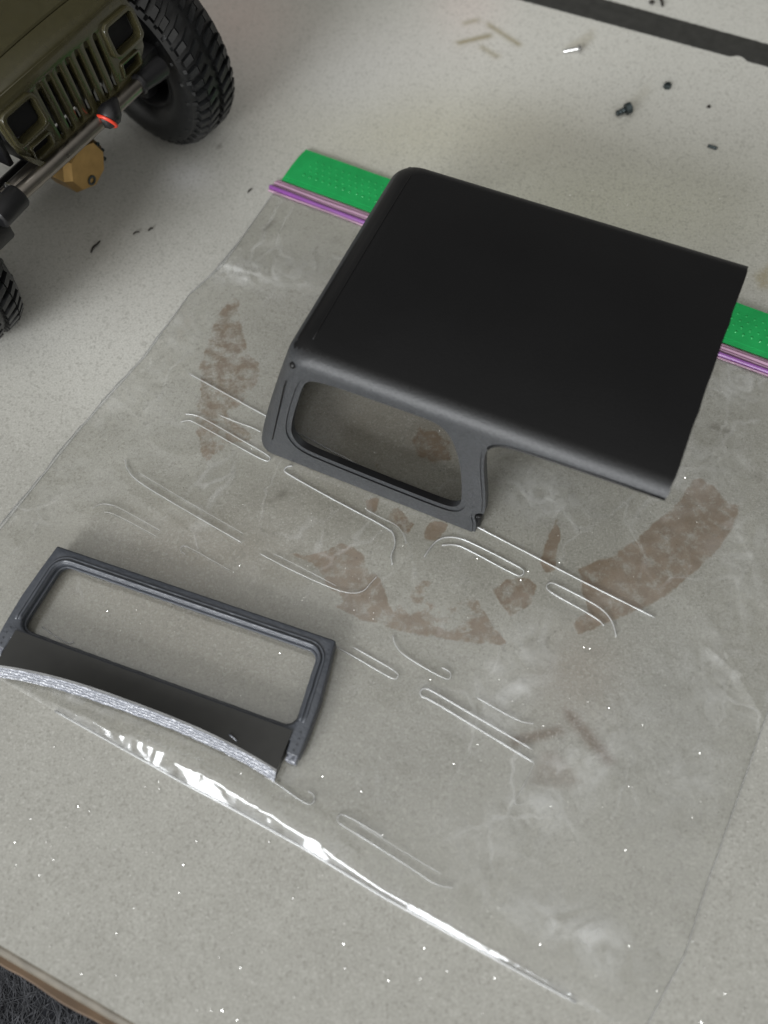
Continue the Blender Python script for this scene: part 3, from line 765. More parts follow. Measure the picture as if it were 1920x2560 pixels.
    if folds:                                   # the bottom fold slopes down to the table, broken by small kinks
        lim = d * (.56 + .36 * vnoise(Uu, Vv * .5, .22, seed + 51) + .14 * vnoise(Uu, Vv, .9, seed + 53))
        kk = .25; m_ = np.minimum(z, lim); z = np.where(np.abs(z - lim) < kk, m_ - (kk - np.abs(z - lim)) ** 2 / (4 * kk), m_); z = np.maximum(z, 0)
        cap = np.interp(Uu, [0, 20, 85, 110, 165], [1.8, 2.6, 2.2, 1.0, .8]); z = np.where(z > cap, cap + (z - cap) * .25, z)
    edge = np.minimum.reduce([np.broadcast_to(e, z.shape), d + .4, 17.0 - Vv + 2])
    z = zbase + z * np.clip(edge / .35, .02, 1)
    z = np.where(Vv > -2, np.minimum(z, zbase + .1), z)
    V = np.stack([Uu, Vv, z], -1).reshape(-1, 3) * S
    idx = np.arange(nu * nv).reshape(nv, nu)
    F = np.stack([idx[:-1, :-1], idx[1:, :-1], idx[1:, 1:], idx[:-1, 1:]], -1).reshape(-1, 4)
    me = bpy.data.meshes.new(name); me.from_pydata(V.tolist(), [], F.tolist()); me.update()
    sc = np.zeros(Uu.shape)
    if folds:
        for c, r, a in SCUFF:
            w = np.array(BF.px(c, .5)); wx = np.array(BF.px((c[0] + r[0], c[1] + r[2]), .5)) - w; wy = np.array(BF.px((c[0] - r[2] * r[1] / r[0], c[1] + r[1]), .5)) - w
            A = np.linalg.inv(np.array([[wx[0], wy[0]], [wx[1], wy[1]]]))
            g = (A[0, 0] * (Uu - w[0]) + A[0, 1] * (Vv - w[1])) ** 2 + (A[1, 0] * (Uu - w[0]) + A[1, 1] * (Vv - w[1])) ** 2
            sc = np.maximum(sc, a * np.exp(-g))
        sc = np.maximum(sc, .14 * np.exp(-np.clip(d, 0, None) / 6.0) * np.interp(Uu, [0, 90, 165], [1.3, 1, .5]))  # white haze along the bottom edge stands in for broad window glare
    at = me.attributes.new("scuff_glare", 'FLOAT', 'POINT'); at.data.foreach_set("value", sc.astype(np.float32).ravel())
    return link(name, me, M_FILM if folds else M_FILM_BACK, parent, 180)

def build_bag():
    o = empty("zip_bag", BF)
    film_mesh("back_film", .06, .12, o, 3, 0.0)
    film_mesh("front_film", .22, .9, o, 11, 1.0)
    # zip band (green, two walls with rows of grip dots) and the purple tracks below it
    def band(name, v0, v1, zc, prof, mat, u0=0.9, u1=165.3, wob=.25, parent=o, skew=0.0):
        bm = bmesh.new(); n = 90; rows = []
        for i in range(n + 1):
            f = i / n; u = u0 + (u1 - u0) * f
            w = wob * noise.noise(Vector((u * .05, v0, 2))); zz = .25 * max(0, noise.noise(Vector((u * .04, 3, v0))))
            rows.append([bm.verts.new((u + skew * (b_ / max(1e-6, v1 - v0)) * (1 if i == 0 else 0), v0 + b_ + w, zc + h + zz)) for b_, h in prof])
        m = len(prof)
        for A, B in zip(rows, rows[1:]):
            for k in range(m): bm.faces.new((A[k], A[(k + 1) % m], B[(k + 1) % m], B[k]))
        bm.faces.new(rows[0]); bm.faces.new(rows[-1][::-1])
        return from_bm(name, bm, mat, parent, 30)
    band("zip_lip", 4.2, 16.6, .50, [(0, 0), (3, .25), (6, .4), (9.5, .35), (12.4, 0), (12.4, -.18), (6, .05), (0, -.18)], M_GREEN)
    band("zip_lip", 5.4, 17.6, .95, [(0, 0), (4, .2), (8, .25), (11.9, 0), (11.9, -.15), (6, -.02), (0, -.15)], M_GREEN, 1.4, 165.0)
    bm = bmesh.new()
    for r in range(4):
        v = 8.0 + r * 1.9
        for k in range(74):
            u = 6 + k * 2.12 + (r % 2) * 1.06
            zt = 1.17 + .25 * max(0, noise.noise(Vector((u * .04, 3, 5.4))))
            lathe(bm, [(-.15, .42), (.04, .32), (.12, .14), (.14, 0)], (u + random.uniform(-.12, .12), v + random.uniform(-.1, .1) - .0, zt), (random.gauss(0, .07), random.gauss(0, .07), 1), 6)
    d = from_bm("grip_dots", bm, M_GREEN, o, 60); tag(d, kind="stuff")
    rib = lambda w, h: [(0, 0), (w * .25, h * .8), (w * .5, h), (w * .75, h * .8), (w, 0), (w * .5, -.12)]
    band("zip_track", -.5, .9, .42, rib(1.5, .8), M_PURPLE, -.6, 165.6)
    band("zip_track", 1.6, 2.5, .40, rib(1.0, .7), M_PINK, -.2, 165.5)
    band("zip_rib", .95, 1.5, .40, rib(.6, .5), M_PINK, -.4, 165.5)
    band("zip_rib", -1.05, -.55, .36, rib(.5, .4), M_PINK, -.5, 165.5)
    band("zip_rib", 2.7, 3.9, .38, rib(1.0, .35), M_PINK, 0, 165.4)
    # moulded ridges in the film
    z8 = lambda L: zoomed(L, 2.074, 200, 650); z7 = lambda L: zoomed(L, 1.728, 960, 1500); zb = lambda L: zoomed(L, 1.728, 0, 1960); z3 = lambda L: zoomed(L, 1.843, 0, 1300)
    R = [([(470,932),(653,1033),(733,1074),(923,1176),(1210,1325),(1430,1440),(1640,1545)], .20),
         (z8([(520,840),(545,832),(570,830),(610,850),(800,955),(965,1045),(985,1035),(985,1015),(800,910),(640,820),(590,800),(545,798)]), .15),
         (z8([(725,805),(800,835),(890,865),(935,888)]), .13),
         (z8([(1100,1065),(1070,1070),(1058,1085),(1062,1100),(1330,1250),(1610,1395),(1630,1430),(1635,1480),(1610,1530),(1620,1580)]), .20),
         (z8([(1480,1290),(1560,1335),(1640,1370),(1680,1420),(1690,1470)]), .12),
         (z8([(232,1030),(240,1080),(290,1145),(560,1305),(840,1465)]), .14), (z8([(300,1100),(570,1260),(850,1420)]), .10),
         (z8([(60,1290),(90,1268),(130,1262),(190,1275),(420,1405)]), .12), (z8([(120,1305),(170,1310),(400,1435)]), .10),
         (z8([(545,1525),(515,1505),(525,1480),(560,1485),(780,1610)]), .12),
         (z8([(930,1520),(1100,1610),(1300,1700),(1400,1730),(1470,1720),(1510,1670),(1540,1640)]), .13), (z8([(1000,1520),(1180,1610),(1330,1690)]), .10),
         (z6([(480,260),(520,200),(560,172),(620,168),(690,190),(935,315),(942,335),(925,350),(900,345),(670,220),(620,203),(560,207)]), .19),
         (z6([(1310,580),(1280,545),(1060,425),(1040,400),(1055,380),(1080,382),(1270,480),(1330,530),(1355,580),(1365,630)]), .19),
         (z6([(75,675),(200,745),(340,830),(362,815),(355,790),(150,675)]), .15),
         (z6([(335,620),(345,670),(390,720),(585,832),(605,815),(600,790),(560,770)]), .15),
         (z6([(990,1212),(740,1060),(500,915),(465,905),(460,880),(480,865),(510,875),(680,975),(980,1150)]), .22),
         (z6([(720,908),(880,1000),(940,1025),(985,1030)]), .15),
         (z7([(-120,1005),(0,1085),(150,1180),(220,1230),(300,1245)]) , .14), (z7([(-110,970),(0,1035),(130,1115),(250,1185)]), .10),
         (zb([(1659,290),(1480,180),(1455,160),(1460,135),(1485,128),(1659,230)]), .13),
         (zb([(1140,-35),(1200,0),(1330,95),(1360,75),(1355,45),(1330,30)]), .15),
         (z3([(190,490),(250,530),(310,570),(340,560)]), .16), (z7([(650,705),(610,790),(570,860),(560,885),(600,885)]), .09)]
    for L, r in R:
        P = chaikin([BF.px(p, .5) for p in L], 2, False)
        P = resample(P, 1.6)
        bm = bmesh.new()
        pts = []
        for a in P:
            w = (BF.o[0] + BF.c * a[0] - BF.s * a[1], BF.o[1] + BF.s * a[0] + BF.c * a[1])
            pts.append((a[0], a[1], .30 + (.10 if pressed(np.array(w[0]), np.array(w[1])) < .3 else 0.0)))
        rr = [r * (.35 if i in (0, len(pts) - 1) else random.uniform(.8, 1.15)) for i in range(len(pts))]
        tube(bm, pts, rr, 6)
        from_bm("moulded_ridge", bm, M_RIDGE if r > .125 else M_RIDGE_FAINT, o, 180)
    # side seams
    for E in (left_e, right_e):
        bm = bmesh.new()
        tube(bm, [(u + .12 * noise.noise(Vector((v * .3, u, 0))), v, .15) for u, v in resample(E, 2.0)], .09, 6)
        from_bm("side_seam", bm, M_RIDGE, o, 180)
    bm = bmesh.new()
    tube(bm, [(u, v, .25 + .15 * abs(noise.noise(Vector((u * .2, 0, 0))))) for u, v in resample(bot_l, 2.0)], .25, 6)
    from_bm("bottom_seam", bm, M_RIDGE, o, 180)
    tag(o, "clear plastic zip bag lying flat, with green and purple zip, under the black top", "plastic bag")
build_bag()

# ================================================================== black removable hard top
def boolean(o, cutters):
    for c in cutters:
        md = o.modifiers.new("cut", 'BOOLEAN'); md.operation = 'DIFFERENCE'; md.solver = 'EXACT'; md.object = c
        dg = bpy.context.evaluated_depsgraph_get()
        me = bpy.data.meshes.new_from_object(o.evaluated_get(dg), depsgraph=dg)
        o.modifiers.clear(); old = o.data; o.data = me; bpy.data.meshes.remove(old)
    for c in cutters:
        m = c.data; bpy.data.objects.remove(c); bpy.data.meshes.remove(m)

HL, HW, HH = 87.7, 66.7, 37.3
VB, TUM, RIN = -1.0, 4.9, 8.9               # base offset, side lean-in and rear lean-in at roof height
def build_top():
    Z0 = .45
    o = empty("hardtop", HT, Z0)
    NA = 10
    def ring(z, extra, inner):
        t = 2.0 if inner else 0.0
        f = min(1.0, z / HH)
        ins = VB + TUM * f + extra + t
        rin = -2.2 + (RIN + 2.2) * f ** 1.15 + extra + t
        rc = max(0.01, min(5.0, HW / 2 - ins - .02))
        pts = []
        HLr = HL + (.22 * noise.noise(Vector((z * .9, ins * .8, 1.0))) + .12 * noise.noise(Vector((z * 2.3, ins * 2.1, 4.0))))
        for k in range(26): pts.append((HLr + (rin + rc - HLr) * k / 25, ins))
        for k in range(1, NA): a = math.pi / 2 * k / NA; pts.append((rin + rc - rc * math.sin(a), ins + rc - rc * math.cos(a)))
        for k in range(13): pts.append((rin, ins + rc + (HW - 2 * ins - 2 * rc) * k / 12))
        m = len(pts); half = pts[:26 + NA - 1]
        pts += [(x, HW - y_) for x, y_ in half[::-1]]
        return pts
    def surface(bm, inner):
        t = 2.0 if inner else 0.0
        r = 3.3 - (t * .5)
        top = HH - t; lev = []
        for k in range(13): lev.append(((top - r) * k / 12, 0))
        for k in range(1, 9): a = math.pi / 2 * k / 8; lev.append((top - r + r * math.sin(a), r * (1 - math.cos(a))))
        for k in range(1, 9): lev.append((top, r + (HW / 2 - 5.9 - r - t) * k / 8))
        g = []
        for z, ex in lev:
            P = ring(z, ex, inner)
            row = []
            for x, y_ in P:
                cr = 0.0
                if z >= top - 1e-6: cr = .9 * (1 - ((y_ - HW / 2) / (HW / 2 - 8)) ** 2) * min(1, max(0, (x - 10) / 20) + .2)
                row.append(bm.verts.new((x, y_, z + max(0, cr))))
            g.append(row)
        for A, B in zip(g, g[1:]):
            for k in range(len(A) - 1): bm.faces.new((A[k], A[k + 1], B[k + 1], B[k]))
        # close the slot left along the ridge line
        L = g[-1]; n = len(L)
        for k in range(n // 2):
            a, b, c, d = L[k], L[k + 1], L[n - 2 - k], L[n - 1 - k]
            vs = []
            for v in (a, b, c, d):
                if v not in vs: vs.append(v)
            if len(vs) >= 3:
                try: bm.faces.new(vs)
                except ValueError: pass
        return g
    bm = bmesh.new()
    go = surface(bm, False); gi = surface(bm, True)
    for k in range(len(go[0]) - 1): bm.faces.new((go[0][k], gi[0][k], gi[0][k + 1], go[0][k + 1]))
    for e in (0, -1):
        for a in range(len(go) - 1): bm.faces.new((go[a][e], go[a + 1][e], gi[a + 1][e], gi[a][e]))
        # ridge ends close the front edge
    a, b, c, d = go[-1][0], go[-1][-1], gi[-1][-1], gi[-1][0]
    bm.faces.new((a, b, c, d))
    bmesh.ops.remove_doubles(bm, verts=bm.verts, dist=1e-4)
    bmesh.ops.dissolve_degenerate(bm, dist=1e-4, edges=bm.edges)
    shell = from_bm("shell", bm, M_TOP, o, None)
    bad = [e for e in range(0)]
    wallv = lambda z: VB + TUM * z / HH
    win = chaikin([(15.5,31.4),(21.6,32.0),(30,32.2),(38.2,32.4),(41.8,32.3),(44.2,31.2),(45.8,29.2),(47.2,26),(48.4,21.8),(49.4,16.1),(50.0,10.5),(49.8,8.0),(48.6,6.2),(46,5.6),(37.6,5.6),(29.2,5.7),(20.6,5.9),(12.5,6.2),(10.0,7.2),(8.7,9.3),(8.4,11.5),(8.9,15),(10,19.6),(11.1,23.5),(12.2,27.5),(13.4,30.2)], 2)
    dw = [(54.9, -6), (54.4, .6), (54.2, 3.6), (53.5, 5.6), (53.7, 7.1), (54.6, 7.9), (55.6, 8.0), (55.4, 12), (54.6, 17), (53.6, 22.2), (53.0, 27.2), (53.2, 29.8), (54.2, 31.6), (56.0, 32.7), (59, 33.3), (68.4, 33.8), (80, 34.2), (100, 34.3), (100, -6)]
    door = chaikin(dw[2:17], 1, False); door = [dw[0], dw[1]] + door + dw[17:]
    def prism(poly, f0, f1):
        b = bmesh.new()
        A = [b.verts.new((x, f0(z), z)) for x, z in poly]; B = [b.verts.new((x, f1(z), z)) for x, z in poly]
        n = len(poly)
        for i in range(n): b.faces.new((A[i], A[(i + 1) % n], B[(i + 1) % n], B[i]))
        b.faces.new(A); b.faces.new(B[::-1])
        bmesh.ops.triangulate(b, faces=[f for f in b.faces if len(f.verts) > 4])
        return from_bm("cutter", b, None, o, None)
    cuts = []
    mir = lambda f: (lambda z: HW - f(z))
    big = offset_poly(win, 1.25); dband = offset_poly(door, .7)
    crease = [(8.55, 28.5), (8.9, 28.5), (3.6, 6.5), (3.25, 6.5)]
    for m in (0, 1):
        w = (lambda f: mir(f)) if m else (lambda f: f)
        cuts.append(prism(win, w(lambda z: -6.0), w(lambda z: 9.0)))
        cuts.append(prism(door, w(lambda z: -6.0), w(lambda z: 9.5)))
        cuts.append(prism(big, w(lambda z: -6.0), w(lambda z: wallv(z) + .38)))
        cuts.append(prism(dband, w(lambda z: -6.0), w(lambda z: wallv(z) + .30)))
    # rear glass opening
    b = bmesh.new()
    P = rrect(HW / 2, 19, 44, 22, 5)
    A = [b.verts.new((-8, y_, z)) for y_, z in P]; B = [b.verts.new((16, y_, z)) for y_, z in P]
    for i in range(len(P)): b.faces.new((A[i], A[(i + 1) % len(P)], B[(i + 1) % len(P)], B[i]))
    b.faces.new(A); b.faces.new(B[::-1])
    cuts.append(from_bm("cutter", b, None, o, None))
    bpy.context.view_layer.update()
    boolean(shell, cuts)
    bm = bmesh.new(); bm.from_mesh(shell.data)
    bmesh.ops.dissolve_degenerate(bm, dist=2e-6, edges=bm.edges)
    bmesh.ops.triangulate(bm, faces=bm.faces)
    bm.to_mesh(shell.data); bm.free()
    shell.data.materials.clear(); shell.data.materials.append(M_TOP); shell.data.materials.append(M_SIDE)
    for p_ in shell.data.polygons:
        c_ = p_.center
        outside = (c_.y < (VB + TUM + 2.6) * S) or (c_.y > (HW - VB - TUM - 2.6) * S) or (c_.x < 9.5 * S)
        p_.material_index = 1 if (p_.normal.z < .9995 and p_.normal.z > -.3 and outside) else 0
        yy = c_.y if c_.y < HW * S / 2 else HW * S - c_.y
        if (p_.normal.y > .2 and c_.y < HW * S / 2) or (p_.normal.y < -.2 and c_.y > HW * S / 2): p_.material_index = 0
    finish(shell.data, 32)
    # thin raised seam lines on roof and rear corners, drip lip above the door opening
    def seam(name, pts, r):
        bm = bmesh.new(); tube(bm, pts, r, 6); return from_bm(name, bm, M_TOP, o, 180)
    for m in (0, 1):
        fy = (lambda y_: HW - y_) if m else (lambda y_: y_)
        seam("corner_seam", [(8.6 - (28.5 - z) * .235, fy(wallv(z)), z) for z in np.linspace(28.5, 6, 12)], .16)
        seam("door_lip", [(x, fy(wallv(z) + .05), z + .55) for x, z in door[-30:-2] if x < 87.6 and z > 30] + [(87.5, fy(wallv(34.9) + .05), 34.85)], .28)
        lug = bmesh.new(); lathe(lug, [(-.4, .8), (.25, .7), (.5, .3), (.52, 0)], (10.6, fy(wallv(33.6) + .35), 33.9), (-.3, -1 if not m else 1, .6), 10)
        from_bm("corner_bump", lug, M_TOP, o, 60)
    seam("roof_seam", [(13.0, y_, HH + .9 * (1 - ((y_ - HW / 2) / (HW / 2 - 8)) ** 2) * .35 - .02) for y_ in np.linspace(9, HW - 9, 20)], .15)
    # foot clip at the pillar base
    for m in (0, 1):
        fy = (lambda y_: HW - y_) if m else (lambda y_: y_)
        b = bmesh.new(); box(b, (54.2, fy(wallv(2) + 2.4), 3.0), (1.6, 2.6, 5.4)); bevel(b, .5, 2)
        from_bm("pillar_foot", b, M_TOP, o)
    tag(o, "matte black plastic hardtop with open side windows standing on the clear zip bag", "model hardtop")
build_top()

# ================================================================== windscreen frame lying on the bag
def build_windscreen():
    Z0 = .5
    o = empty("windscreen_frame", WS, Z0)
    half = [(0, 0.0), (33.3, 0.0), (33.9, -4), (34.8, -12.3), (35.0, -18), (35.0, -24.6)]
    TH = 3.6
    outer = [(0, 0), (33.2, 0), (33.4, -.2), (34.2, -6), (35.0, -13), (35.2, -20), (35.0, -24.8), (32.4, -24.8), (32.2, -22.2)]
    low = [(20, -22.2), (0, -22.0)]
    outl = outer + low[:-1] + [(-x, y_) for x, y_ in (low[:-1] + outer[1:][::-1] if False else low[:-1][::-1] + outer[1:][::-1])]
    outl = outl[::-1]
    hole = rrect(0, 0, 2, 2, .9, 6)
    hw = lambda y_: 31.3 + (-y_ - 3) * .05
    H = []
    for (sx, yc, r, a0) in ((1, -3.0, 2.6, 90), (1, -19.9, 2.8, 0), (-1, -19.9, 2.8, 270), (-1, -3.0, 2.6, 180)):
        for k in range(7):
            a = math.radians(a0 - 90 * k / 6)
            cx = sx * (hw(yc) - r); cy = yc - r if yc > -10 else yc + r
            H.append((cx + r * math.cos(a), cy + r * math.sin(a)))
    bm = plate_bm([outl, H], 0, TH)
    bevel(bm, .35, 2, 40)
    from_bm("frame", bm, M_PRINT, o, 35)
    # stepped beads round the glass opening
    for d, zz, r in ((.55, TH + .05, .38), (1.35, TH - .05, .30), (-.25, TH - 1.5, .32)):
        P = offset_poly(H, d)
        P = [p for p in P if p[1] > -18.5] if d > 0 else P
        if d > 0:
            i0 = max(range(len(P)), key=lambda i: np.hypot(P[i][0] - P[i - 1][0], P[i][1] - P[i - 1][1]) if abs(P[i][0] - P[i - 1][0]) > 50 and P[i][1] < -10 else -1)
            P = P[i0:] + P[:i0]
        P = resample(P, 1.2, closed=(d < 0))
        bm = bmesh.new(); tube(bm, [(x, y_, zz) for x, y_ in P], [r * random.uniform(.88, 1.12) for _ in P], 8, closed=(d < 0))
        from_bm("glass_bead", bm, M_PRINT, o, 180)
    # cowl panel: smooth top, arched lower edge lifted off the table, thick layered front face
    n = 60; rows = []
    bm = bmesh.new()
    for i in range(n + 1):
        s = -32 + 64 * i / n; a = abs(s) / 32
        lowy = -(26.4 + 2.5 * a ** 2.6); lift = 1.7 * (1 - a ** 2)
        j = .12 * noise.noise(Vector((s * 1.7, 0, 0)))
        zt = TH + .25; zt2 = TH + .5 + lift * .75
        prof = [(-20.3, zt - 1.2), (-20.3, zt), (-22.5, zt + .05 + lift * .1), (lowy + .5, zt2), (lowy + .1 + j, zt2 - .35), (lowy - 1.6 + 1.6 * j, max(.15, zt2 - 2.9 + .8 * a * a)), (lowy + .2, max(.1, zt2 - 3.4 + .7 * a * a)), (-22.5, .5)]
        rows.append([bm.verts.new((s, y_, z)) for y_, z in prof])
    m = len(rows[0]); front = []
    for A, B in zip(rows, rows[1:]):
        for k in range(m):
            f = bm.faces.new((A[k], A[(k + 1) % m], B[(k + 1) % m], B[k]))
            if k in (4,): f.material_index = 1
    bm.faces.new(rows[0]); bm.faces.new(rows[-1][::-1])
    c = from_bm("cowl_panel", bm, M_COWL, o, 30); c.data.materials.append(M_EDGE)
    tag(c, "smooth dark panel with a rough silvery layered lower edge")
    # hinge tabs and their pale cut ends, row of print bumps
    for sx in (-1, 1):
        b = bmesh.new(); box(b, (sx * 33.7, -25.3, 1.8), (2.3, 1.6, 2.8)); bevel(b, .25, 2)
        t = from_bm("hinge_tab", b, M_EDGE, o)
        b = bmesh.new()
        for k in range(4): lathe(b, [(-.2, .3), (.08, .25), (.16, 0)], (sx * (33.6 + .25 * math.sin(k)), -20.2 - k * 1.25, TH), (0, 0, 1), 8)
        from_bm("print_bumps", b, M_PRINT, o, 60)
    b = bmesh.new(); tube(b, [(20.5, -25.3, 4.6), (22.5, -26.0, 4.55)], .16, 6); from_bm("scratch_burr", b, M_EDGE, o, 180)
    tag(o, "dark grey printed windscreen frame with empty opening lying flat on the bag", "windscreen frame")
build_windscreen()

# ================================================================== model off-road car
YAWJ = math.radians(54.5)
Lt = np.array([math.cos(YAWJ), math.sin(YAWJ)])
J0 = np.array([-53.7, 216.7]) - 40 * Lt
JF = Frame(J0[0], J0[1], YAWJ - math.pi / 2)        # x forward, y to the car's left
YC = 2.0

def tyre_bms(R=24.1, w=17.5):
    t = bmesh.new(); hw = w / 2
    prof = [(-hw * .62, 11.5), (-hw * .86, 13.0), (-hw * 1.0, 16.0), (-hw * 1.02, 18.8), (-hw * .93, 20.9), (-hw * .78, R - 2.5), (-hw * .4, R - 1.4), (0, R - 1.2), (hw * .4, R - 1.4), (hw * .78, R - 2.5), (hw * .93, 20.9), (hw * 1.02, 18.8), (hw * 1.0, 16.0), (hw * .86, 13.0), (hw * .62, 11.5)]
    lathe(t, prof, (0, 0, 0), (0, 1, 0), 64)
    d = bmesh.new()
    def lug(y0, y1, r0, r1, a0, a1, skew, base):
        vs = []
        for (y_, r_) in ((y0, r0), (y1, r1)):
            for a in (a0, a1):
                for rad in (base, 0):
                    aa = a + skew * (y_ - y0) / max(1e-6, abs(y1 - y0))
                    rr = r_ - (1.9 if rad else 0)
                    sh = .12 * (a1 - a0) if not rad else 0
                    aa2 = aa + (sh if a == a0 else -sh)
                    vs.append(d.verts.new((rr * math.cos(aa2), y_, rr * math.sin(aa2))))
        # order: y0a0b,y0a0t,y0a1b,y0a1t,y1a0b,...
        q = [(1, 3, 7, 5), (0, 1, 5, 4), (2, 6, 7, 3), (0, 2, 3, 1), (4, 5, 7, 6), (0, 4, 6, 2)]
        for f in q: d.faces.new([vs[i] for i in f])
    n = 46; st = 2 * math.pi / n
    for k in range(n):
        a = k * st
        for sgn in (-1, 1):
            o_ = 0 if sgn > 0 else st * .5
            lug(sgn * 1.0, sgn * 4.2, R, R - .05, a + o_, a + o_ + st * .60, st * .55, 1)
            lug(sgn * 4.5, sgn * 6.9, R - .1, R - 1.25, a + o_ + st * .45, a + o_ + st * 1.08, st * .25, 1)
            lug(sgn * 6.9, sgn * 8.75, R - 1.9, 18.6 if k % 2 else 19.8, a + o_ + st * .75, a + o_ + st * 1.15, 0, 1)
    r = bmesh.new()
    lathe(r, [(-5, 11.6), (-6.2, 12.2), (-6.4, 11.2), (-5.6, 10.3), (-3, 9.6), (0, 9.4), (3, 9.8), (4.5, 10.2), (6.4, 11.2), (6.2, 12.2), (5, 11.6)], (0, 0, 0), (0, 1, 0), 40)
    lathe(r, [(2.2, 9.6), (2.6, 7), (3.6, 4), (3.8, 0)], (0, 0, 0), (0, 1, 0), 40)
    lathe(r, [(1.0, 9.6), (1.0, 7), (.6, 4), (.2, 0)], (0, 0, 0), (0, 1, 0), 40)
    hub = bmesh.new()
    lathe(hub, [(3.5, 0), (3.5, 3.0), (5.6, 2.8), (6.0, 1.8), (6.0, 0)], (0, 0, 0), (0, 1, 0), 6)
    return t, d, r, hub

def build_car():
    o = empty("model_car", JF)
    # ---- grille shell with seven slots, lamp openings and turn-signal pockets
    XG = 17.0
    gx = lambda z: XG - (max(0, z - 45.5) * .20)
    outer = [(-16, 37.2), (16, 37.2), (18.4, 38.6), (21.4, 42.5), (22.3, 47), (22.3, 51.5), (21.4, 54), (19.5, 55.2), (-19.5, 55.2), (-21.4, 54), (-22.3, 51.5), (-22.3, 47), (-21.4, 42.5), (-18.4, 38.6)]
    holes = []
    for k in range(-3, 4): holes.append(rrect(k * 3.17, 45.4, 1.55, 14.0, .75, 4))
    for sx in (-1, 1):
        holes.append(rrect(sx * 16.8, 48.6, 8.6, 6.4, 1.0, 4))
        holes.append(rrect(sx * 15.9, 41.3, 6.0, 3.2, .5, 3))
    bm = plate_bm([outer] + holes, 0, 1.6, cut_b=(43.5, 45.5, 47.5, 51))
    bevel(bm, .22, 2, 50)
    for v in bm.verts: y_, z, d = v.co; v.co = (gx(z) - 1.6 + d, y_ + YC, z)
    from_bm("grille", bm, M_OLIVE, o, 30)
    b = bmesh.new(); box(b, (11.2, YC, 46), (1, 34, 15)); from_bm("radiator", b, M_DARK, o)
    for k in range(4):
        b = bmesh.new(); tube(b, [(12.6, YC - 9 + k * 3.4, 40), (12.9, YC - 8 + k * 3.2, 45), (12.5, YC - 9.4 + k * 3.3, 51)], .6, 8); from_bm("wire", b, M_BLACKP, o, 180)
    for sx in (-1, 1):
        # headlight: raised bezel round a dark bucket with a lens
        b = plate_bm([rrect(0, 0, 10.4, 8.0, 1.8, 5), rrect(0, 0, 8.5, 6.3, 1.1, 5)], -.8, .9); bevel(b, .38, 3, 50)
        for v in b.verts: y_, z, d = v.co; zz = 48.6 + z; v.co = (gx(zz) + d, YC + sx * 16.8 + y_, zz)
        h = from_bm("headlight", b, M_OLIVE, o, 40)
        b = bmesh.new(); box(b, (12.9, YC + sx * 16.8, 48.6), (.8, 9.4, 7.2)); from_bm("bucket", b, M_DARK, h)
        b = plate_bm([rrect(0, 0, 8.2, 6.0, 1.0, 4)], 0, .4)
        for v in b.verts: y_, z, d = v.co; zz = 48.6 + z; v.co = (gx(zz) - 2.0 + d, YC + sx * 16.8 + y_, zz)
        from_bm("lens", b, M_DARK, h)
        b = plate_bm([rrect(0, 0, 6.7, 3.9, .7, 4), rrect(0, 0, 5.6, 2.9, .4, 4)], -.5, .55); bevel(b, .22, 2, 50)
        for v in b.verts: y_, z, d = v.co; zz = 41.3 + z; v.co = (XG + d, YC + sx * 15.9 + y_, zz)
        t = from_bm("turn_signal", b, M_OLIVE, o, 40)
        b = bmesh.new(); box(b, (14.8, YC + sx * 15.9, 41.3), (.6, 6.4, 3.6)); from_bm("lens", b, M_DARK, t)
    # ---- nose, hood, cowl and tub
    def shell(name, st, mat=M_OLIVE, caps=True):
        """st: list of (x, half width, z top, z low, crown)"""
        bm = bmesh.new(); rows = []
        for x, hw, zt, zl, cr in st:
            prof = [(-hw - .4, zl), (-hw - .2, zt - 3.2)]
            for k in range(7): a = math.pi / 2 * k / 6; prof.append((-hw + 2.0 - 2.0 * math.cos(a), zt - 2.0 + 2.0 * math.sin(a)))
            for k in range(1, 8): f = k / 8; prof.append((-hw + 2 + (2 * hw - 4) * f, zt + cr * math.sin(math.pi * f)))
            prof += [(-y_, z) for y_, z in prof[:9][::-1]]
            rows.append([bm.verts.new((x, YC + y_, z)) for y_, z in prof])
        for A, B in zip(rows, rows[1:]):
            for k in range(len(A) - 1): bm.faces.new((A[k], A[k + 1], B[k + 1], B[k]))
            bm.faces.new((A[-1], A[0], B[0], B[-1]))
        if caps: bm.faces.new(rows[0]); bm.faces.new(rows[-1][::-1])
        return from_bm(name, bm, mat, o, 35)
    shell("nose_panel", [(15.0, 20.6, 54.9, 50.5, .1), (14.6, 21.4, 55.5, 50, .2), (13.0, 21.8, 56.1, 48, .4), (9.2, 22.0, 56.8, 46, .5), (8.8, 22.0, 56.5, 46, .5)])
    shell("hood", [(8.5, 22.0, 56.55, 46, .5), (8.2, 22.0, 56.9, 46, .55), (-10, 23.4, 58.6, 45, .8), (-31.4, 25.2, 60.4, 44, 1.0)])
    shell("cowl", [(-31.8, 26.5, 60.6, 38, .6), (-33, 28.5, 61.0, 36, .4), (-40, 29.5, 61.0, 36, .2)])
    b = bmesh.new()
    box(b, (-84, YC, 37), (88, 59, 3)); from_bm("floor_pan", b, M_OLIVE, o)
    for sx in (-1, 1):
        b = bmesh.new(); box(b, (-84, YC + sx * 29, 46.5), (88, 2, 16)); bevel(b, .6); from_bm("tub_side", b, M_OLIVE, o)
        b = bmesh.new(); box(b, (-98, YC + sx * 35, 51), (34, 12, 2)); bevel(b, .6); from_bm("rear_fender", b, M_BLACKP, o)
        b = bmesh.new(); box(b, (-60, YC + sx * 13, 47), (18, 15, 6)); box(b, (-70, YC + sx * 13, 57), (4, 15, 20)); bevel(b, 1.2); from_bm("seat", b, M_BLACKP, o)
